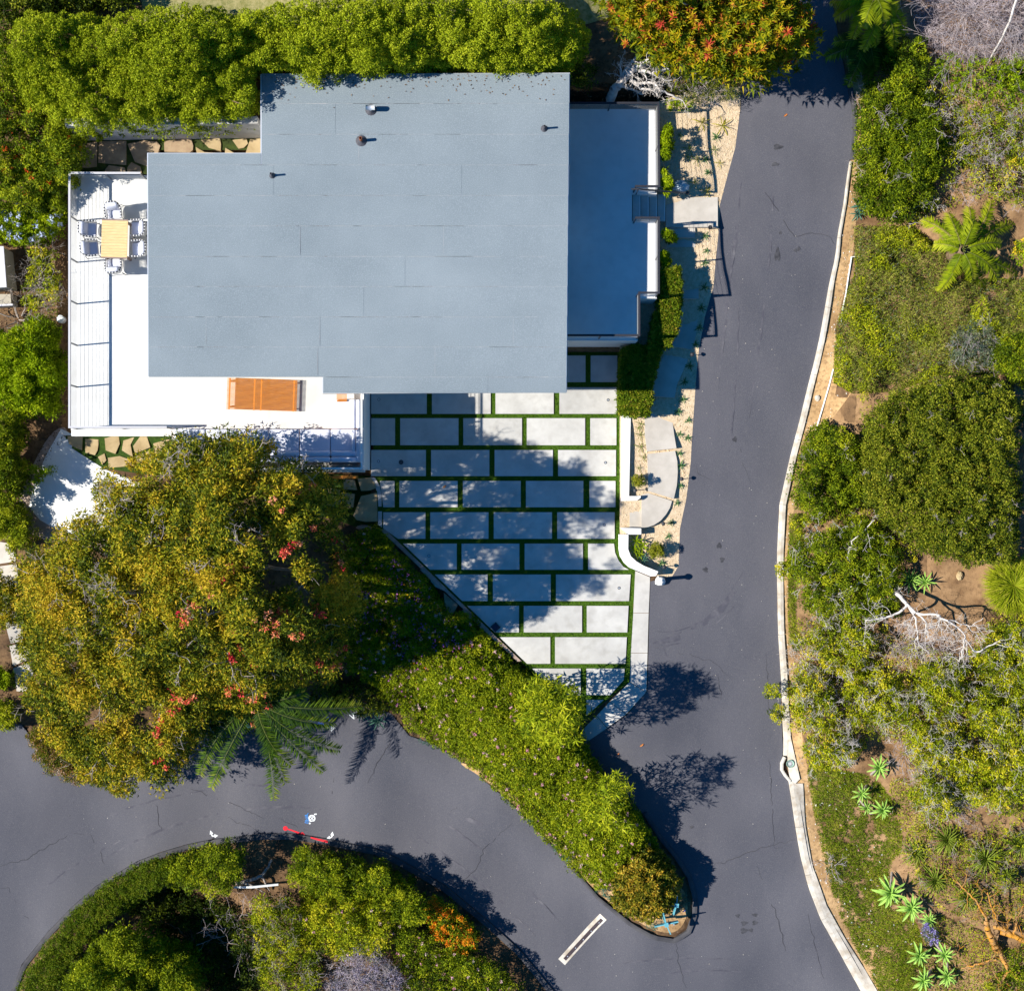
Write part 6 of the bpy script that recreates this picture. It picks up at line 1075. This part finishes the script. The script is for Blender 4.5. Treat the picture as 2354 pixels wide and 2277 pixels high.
carpet('grass', [(1815,1180),(1850,1180),(1850,1260),(1830,1300),(1830,1440),(1850,1480),(1830,1500),(1812,1480),(1808,1300)], 2500, (.08,.016), 'grass', .05, .14, seed=68, tone=.5)
og = thing('ornamental_grass', 'bright yellow-green fountain grass at the right edge', 'grass', G1(2320,1350)); P = np.array(G1(2325,1345)); n = 1700; a_ = rng.uniform(0, 2*math.pi, n); rr = rng.uniform(0, .35, n)
P0 = P+np.column_stack([rr*np.cos(a_), rr*np.sin(a_), np.full(n, .25)]); Dg = np.column_stack([np.cos(a_), np.sin(a_), rng.uniform(.1,.9,n)])
leafmesh('blades', [dict(P=P0, D=Dg, N=rng.normal(0,.2,(n,3))+[0,0,1], L=rng.uniform(.5,.95,n), W=np.full(n,.022), T=rng.normal(.45,.18,n), M=0, droop=.35), dict(P=P0+Dg*.3, D=Dg+rng.normal(0,.25,(n,3))-[0,0,.4], N=rng.normal(0,.2,(n,3))+[0,0,1], L=rng.uniform(.35,.7,n), W=np.full(n,.02), T=rng.normal(.6,.18,n), M=0, droop=.35)], [LM['palmyellow']], og)
# white branched tree
bt = thing('bare_tree', 'white barked tree with bare spreading branches over the bare dirt', 'tree', G1(2035,1335)); out = []
for pts, r0, r1, k in [([(2035,1335,.1),(2050,1340,1.0),(2062,1362,1.5),(2085,1388,1.9)], .10,.065,0),([(2085,1388,1.9),(2110,1412,2.2),(2150,1412,2.4),(2180,1425,2.5),(2215,1455,2.5),(2235,1490,2.4)], .05,.02,9),([(2085,1388,1.9),(2070,1405,2.0),(2035,1418,2.0),(1990,1425,1.9)], .05,.02,7),([(2090,1395,2.0),(2100,1410,2.1),(2108,1440,2.2),(2110,1470,2.2)], .045,.02,9),([(2110,1412,2.2),(2130,1430,2.2),(2132,1460,2.2)], .04,.02,8),([(2150,1412,2.4),(2165,1415,2.4),(2160,1440,2.3)], .03,.015,6),([(2215,1455,2.5),(2215,1490,2.4),(2205,1520,2.3)], .025,.015,8),([(2235,1490,2.4),(2240,1500,2.3),(2290,1478,2.2)], .04,.02,3),([(2180,1425,2.5),(2230,1440,2.4),(2260,1420,2.3)], .02,.01,4),
 ([(1945,1360,1.0),(1975,1352,1.3),(1968,1340,1.4),(1985,1335,1.4)], .04,.02,3),([(1965,1390,1.2),(1975,1400,1.2),(1978,1412,1.0)], .05,.03,2),([(1960,1345,1.3),(1930,1368,1.3),(1890,1355,1.1),(1860,1345,1.0)], .03,.012,6),([(1948,1282,1.6),(1958,1245,1.7),(1985,1222,1.7),(2010,1195,1.7)], .035,.02,2),([(1955,1290,1.5),(1950,1278,1.6),(1953,1262,1.6)], .04,.03,0),([(1860,1320,1.2),(1840,1305,1.2),(1820,1292,1.1)], .02,.01,4),([(1865,1250,1.2),(1880,1215,1.3),(1875,1210,1.3)], .025,.012,4)]:
    p = path_segs(np.array([PZ(*q) for q in pts]), r0, r1, out, .025)
    for _ in range(k): grow(out, p[rng.integers(len(p)//3, len(p))], rng.normal(0,1,3)*[1,1,.3]+[0,-.6,.0], .45, .013, 2, .28, .0)
segs_mesh('trunk', out, M['palebark'], bt, 5)
for x, y, n, L, l in [(1850,1520,26,.55,'silvery bare twig bush leaning over the kerb'),(2110,1475,34,.5,'grey bare twig clump below the white branches'),(2060,1470,20,.5,'thin bare twig clump left of the white branches'),(2170,1500,26,.45,'reddish grey twig clump right of the white branches'),(2030,1610,20,.5,'grey twig clump in the middle of the green slope'),(2080,1730,26,.5,'pale twig clump above the agaves'),(2210,1720,20,.45,'bare twig clump among shrubs near the right edge'),(2190,1850,22,.45,'fanned dry twig clump above the spiky aloes'),(1940,1600,14,.5,'bare twig clump among shrubs beside the kerb'),(1910,1990,12,.25,'small dry weed clump on the grass slope'),(2290,1700,18,.45,'bare twigs at the right edge of the slope'),(1915,1440,18,.5,'bare twig clump behind the kerb grass')]:
    twigbush(l, (x, y), n, L, .011, 'twig' if 'silvery' not in l else 'palebark', .35, 'bush', 'bare_bush', spread=1.1, up=.4)
bush('continuous tangle of low yellow-green growth covering the middle of the slope', 'undergrowth', [(1818,1440),(1860,1410),(1990,1420),(2060,1450),(2140,1500),(2230,1510),(2260,1440),(2330,1390),(2420,1380),(2420,1870),(2330,1880),(2220,1860),(2150,1860),(2100,1800),(2080,1700),(2000,1690),(1960,1740),(1860,1740),(1822,1640)], 20, .24, 62, (.065,.034), 'sparse', .12, .55, 24, 'slope_undergrowth', tone=.52, tclump=.25, relief=.3, seed=91, under=0, nst=30, sr=.02, keep=.88, twigs=('twig', 60, .35, .009))
bush('low tangle of green growth between the dead thicket and the low palm', 'undergrowth', [(2170,230),(2240,210),(2420,220),(2420,480),(2300,470),(2240,440),(2180,480),(2150,470),(2180,380)], 21, .24, 46, (.065,.034), 'sparse', .1, .45, 24, 'slope_undergrowth', tone=.50, tclump=.25, relief=.3, seed=92, under=0, nst=20, sr=.02, keep=.75, twigs=('twig', 50, .35, .009))
SHR = [([(1815,1560),(1850,1540),(1900,1560),(1930,1610),(1920,1680),(1870,1700),(1830,1680),(1812,1620)],'yellow-green shrub overhanging the kerb above the saucer',70,.58),([(1850,1440),(1900,1420),(1980,1430),(2020,1470),(2000,1540),(1940,1560),(1880,1530)],'green shrub under bare twigs beside the kerb grass',71,.55),([(1930,1570),(2000,1540),(2080,1550),(2120,1600),(2100,1660),(2020,1680),(1950,1660)],'broad green shrub in the middle of the slope',72,.58),([(2090,1540),(2160,1510),(2230,1530),(2240,1600),(2200,1650),(2120,1640)],'green shrub below the white branched tree',73,.52),([(2240,1480),(2300,1440),(2354,1410),(2420,1420),(2420,1560),(2354,1580),(2280,1570),(2240,1540)],'leafy green shrub at the right edge below the fountain grass',74,.55),([(2210,1590),(2290,1570),(2420,1580),(2420,1700),(2320,1720),(2240,1690)],'green shrub with twigs on the right slope',75,.5),([(2080,1660),(2160,1650),(2220,1690),(2230,1760),(2160,1790),(2100,1750)],'green shrub above the spiky aloes',76,.58),([(2200,1740),(2290,1720),(2420,1730),(2420,1860),(2330,1870),(2240,1850),(2190,1800)],'yellow-green shrub at the right edge above the aloes',77,.6),([(1840,1690),(1910,1690),(1960,1680),(1990,1720),(1960,1760),(1900,1770),(1850,1745)],'sparse yellow flowered shrub above the grass slope',78,.62),([(2090,1790),(2150,1780),(2200,1820),(2210,1870),(2150,1880),(2090,1850)],'low green shrub between the grass slope and the aloes',79,.55)]
for poly, l, sd, tn in SHR:
    bush(l, 'shrub', poly, 17, .23, 112, (.065,.036), 'sparse', .3, 1.3, 36, relief=.5, rscale=40, tone=tn-.10, tclump=.24, keep=.93, seed=sd, twigs=('palebark', 40, .36, .009), flowers=('f_yellow', 12, .05, .05, None) if sd in (70,78,77) else None, under=.3)
for x, y, l in [(1800,1310,'small leafy sprig overhanging the kerb near the bulge shadow'),(1772,1590,'tall leafy sprig reaching over the asphalt from the slope'),(1785,1640,'lower leafy sprig reaching over the asphalt from the slope')]:
    bush(l, 'sprig', [(x-14,y-16),(x+16,y-22),(x+26,y+6),(x+6,y+22),(x-16,y+10)], 9, .12, 60, (.06,.034), 'sparse', .5, .9, 10, 'leafy_sprig', tone=.5, under=0, nst=5, sr=.015, base=(x+45, y+5))
carpet('grass', smooth_poly([(1850,1740),(1930,1770),(2010,1780),(2060,1850),(2080,1950),(2040,1990),(2060,2060),(2110,2120),(2130,2200),(2130,2330),(2050,2330),(2000,2240),(1945,2140),(1910,2050),(1888,1950),(1868,1860)], 1), 2600, (.075,.018), 'grass', .03, .17, (('f_white', .035),('f_pink', .035)), (70, 16), 80, rscale=26, tone=.42, gaps=.3)
carpet('groundcover', smooth_poly([(2050,1780),(2100,1790),(2180,1880),(2120,1930),(2060,1900),(2040,1830)], 1), 600, (.06,.03), 'sparse', .05, .35, seed=81, tone=.5)
carpet('groundcover', smooth_poly([(2080,1900),(2130,1890),(2354,1900),(2420,1960),(2420,2140),(2330,2120),(2200,2110),(2130,2080),(2080,2010)], 1), 330, (.065,.03), 'sparse', .05, .35, seed=84, tone=.45, gaps=.55, rscale=36)
carpet('leaf_litter', [(2070,1880),(2420,1880),(2420,2300),(2130,2300),(2060,2050)], 70, (.07,.04), 'litter', .01, .04, seed=85, upright=.1)
carpet('groundcover', smooth_poly([(2130,2090),(2250,2130),(2354,2200),(2420,2330),(2120,2330),(2110,2200)], 1), 500, (.065,.03), 'green', .05, .45, seed=82, tone=.45, patch=.0)
for x, y, r_, h, ln, l in [(2022,1762,.42,.6,(.3,.3),'bright agave on a stalk at the top of the grass slope'),(1984,1818,.42,.6,(.3,.25),'bright agave on the left of the trio on the grass'),(2026,1858,.46,.6,(.3,.25),'bright agave on the right of the trio on the grass'),(1990,1856,.30,.35,(.2,.2),'smallest agave of the trio on the grass'),(2055,2046,.56,.8,(.45,.4),'large bright agave at the edge of the bare dirt'),(2098,2090,.52,.8,(.45,.4),'large bright agave below the dirt edge'),(2140,2116,.34,.5,(.3,.2),'smaller agave beside the violet flowers'),(2118,2188,.50,.7,(.5,.3),'bright agave on the grass left of the lower group'),(2178,2192,.52,.8,(.5,.35),'tall stalked agave in the lower group'),(2128,2250,.52,.6,(.4,.3),'agave at the bottom edge of the grass slope'),(2180,2238,.42,.5,(.4,.2),'agave to the right of the bottom agave'),(2085,1335,.50,.4,(.1,.3),'dark green agave in the shade beside the bare dirt'),(2135,1340,.46,.3,(.1,.3),'dark green agave on the bare dirt beside the white tree')]:
    agave(l, x, y, r_*rng.uniform(.95,1.3), int(rng.integers(20,30)), 'agave' if 'dark' not in l else 'green', h, 'agave', 'agave', 'agaves on the hillside', lean=ln).rotation_euler = (rng.normal(0,.13), rng.normal(0,.13), rng.uniform(0,6.28))
for x, y, r_, l in [(2175,1928,.62,'spiky green aloe clump at the top of the dirt patch'),(2103,1958,.50,'spiky aloe clump on the left of the dirt patch'),(2262,1972,.62,'spiky aloe clump in the middle of the right dirt patch'),(2148,2022,.60,'yellowish spiky aloe clump at the dirt centre'),(2342,1940,.60,'spiky aloe clump at the right edge'),(2222,2062,.50,'yellowing spiky aloe clump below the dirt centre'),(2310,2010,.50,'dark spiky aloe clump near the right edge')]:
    t = agave(l, x, y, r_*rng.uniform(1.15,1.5), int(rng.integers(55, 95)), 'aloe', rng.uniform(.15,.4), 'aloe', 'aloe_clump', parts=False)
bush('small shrub with violet flower spikes among the agaves', 'shrub', [(2120,2110),(2150,2120),(2160,2160),(2140,2175),(2122,2150)], 10, .13, 50, (.06,.02), 'bluescrub', .2, .6, 12, 'flowering_shrub', flowers=('f_violet', 40, .05, .05, None), nst=5, sr=.015)
lt_ = thing('lichen_tree', 'orange lichen covered low trunk with crooked branches at the lower right', 'tree', G1(2300,2170)); out = []
for pts, r0, r1, k in [([(2300,2190,.1),(2285,2165,.5),(2270,2135,.7),(2268,2115,.8)], .14,.10,2),([(2300,2140,.5),(2330,2150,.6),(2354,2160,.6),(2400,2170,.5)], .11,.08,2),([(2285,2130,.6),(2310,2135,.7),(2330,2150,.6)], .09,.08,2),([(2268,2115,.8),(2250,2080,.9),(2225,2050,.9),(2200,2025,.8)], .05,.02,7),([(2290,2110,.7),(2275,2070,.9),(2270,2050,.9)], .04,.02,6),([(2300,2190,.2),(2310,2215,.4),(2340,2250,.4)], .08,.05,3),([(2290,2205,.3),(2250,2215,.5),(2210,2225,.5)], .05,.02,7),([(2330,2150,.6),(2340,2110,.8),(2354,2080,.9)], .05,.02,6),([(2320,2230,.4),(2300,2260,.5),(2290,2290,.5)], .05,.02,5)]:
    p = path_segs(np.array([PZ(*q) for q in pts]), r0, r1, out, .02)
    for _ in range(k): grow(out, p[rng.integers(len(p)//3, len(p))], rng.normal(0,1,3)*[1,1,.3]+[0,0,.1], .5, .014, 2, .3, .0)
segs_mesh('trunk', out, M['lichen'], lt_, 6)
bush('dark green shrub behind the lichen covered trunk', 'shrub', [(2330,2170),(2420,2150),(2420,2330),(2250,2330),(2260,2260),(2320,2240)], 18, .22, 80, (.07,.032), 'green', .2, .7, 26, tone=.45, keep=.8)
bush('low mixed growth around the aloes at the lower right', 'undergrowth', [(2060,1880),(2130,1870),(2420,1880),(2420,2150),(2340,2130),(2250,2120),(2180,2120),(2110,2060),(2070,1990)], 21, .2, 46, (.065,.034), 'sparse', .08, .4, 24, 'slope_undergrowth', tone=.42, tclump=.25, relief=.3, seed=96, under=0, nst=20, sr=.02, keep=.5, twigs=('bark', 60, .35, .009))
bush('low growth filling the gaps between the large round shrub and the kerb shrubs', 'undergrowth', [(1975,900),(2010,920),(1990,1000),(1985,1120),(2010,1180),(2060,1230),(2120,1275),(2080,1300),(2010,1200),(1850,1210),(1825,1260),(1812,1200),(1840,1180),(1960,1180),(1975,1100),(1990,1020)], 18, .2, 60, (.065,.034), 'sparse', .1, .5, 18, 'slope_undergrowth', tone=.42, tclump=.25, relief=.3, seed=97, under=0, nst=16, sr=.02, keep=.85)
bush('low growth between the upper dark shrub and the sunlit slope above the palm', 'undergrowth', [(2120,180),(2190,220),(2200,300),(2190,380),(2170,470),(2100,530),(2060,520),(2130,470),(2170,350),(2150,240)], 19, .2, 56, (.065,.034), 'sparse', .1, .5, 18, 'slope_undergrowth', tone=.40, tclump=.25, relief=.3, seed=98, under=0, nst=16, sr=.02, keep=.7, twigs=('palebark', 24, .35, .009))
rl = np.stack([rng.uniform(605, 1300, 160), 172+np.abs(rng.normal(0, 26, 160))], 1); x, y = Wn(rl[:,0], rl[:,1], ZR+.03); n = len(rl)
leafmesh('leaf_litter', [dict(P=np.column_stack([x, y, np.full(n, ZR+.03)]), D=rng.normal(0,1,(n,3))*[1,1,.05], N=rng.normal(0,.2,(n,3))+[0,0,1], L=rng.uniform(.05,.09,n), W=np.full(n,.03), T=rng.random(n), M=0)], [LM['litter']], None, kind='stuff')
agave('blue green spiky plant on the verge beside the upper road', 1982, 470, .42, 26, 'blue', .15, 'succulent', 'agave'); agave('smaller blue green rosette beside the verge spiky plant', 1972, 492, .32, 22, 'blue', .1, 'succulent', 'agave')
# pebbles and specks
def pebbles(name, poly, n, s, m, dz=.0):
    lo, hi = np.min(poly, 0), np.max(poly, 0); q = np.stack([rng.uniform(lo[0],hi[0],n*3), rng.uniform(lo[1],hi[1],n*3)],1); q = q[inside(q, poly)][:n]
    for p, _ in PATH: q = q[~inside(q, p)]
    P = ground(q[:,0], q[:,1], dz); k = len(P); o = np.array([(1,0,0),(0,1,0),(-1,0,0),(0,-1,0),(0,0,.7)]); sc = (s*rng.uniform(.5,1.4,(k,1,1)))*rng.uniform(.7,1.2,(k,5,3)); V = (P[:,None]+o[None]*sc).reshape(-1,3)
    F = (np.array([(0,1,4),(1,2,4),(2,3,4),(3,0,4)])[None]+(np.arange(k)*5)[:,None,None]).reshape(-1,3); me = bpy.data.meshes.new(name); me.from_pydata(V.tolist(), [], F.tolist()); me.materials.append(m); me.update(); NT[0] += 4*k
    return tag(link(name, me), kind='stuff')
pebbles('pebbles', GRAVP, 7000, .028, M['pebble'])
pebbles('verge_stones', DIRTP, 900, .03, M['kerb'], .015)
pebbles('road_grit', [(1640,480),(1900,480),(1780,1300),(1800,1900),(1900,2270),(1300,2270),(700,1800),(100,2000),(200,1850),(900,1760),(1500,2170),(1640,2080),(1560,1400)], 260, .014, M['kerb'], .004)
print('TRIS', NT[0])
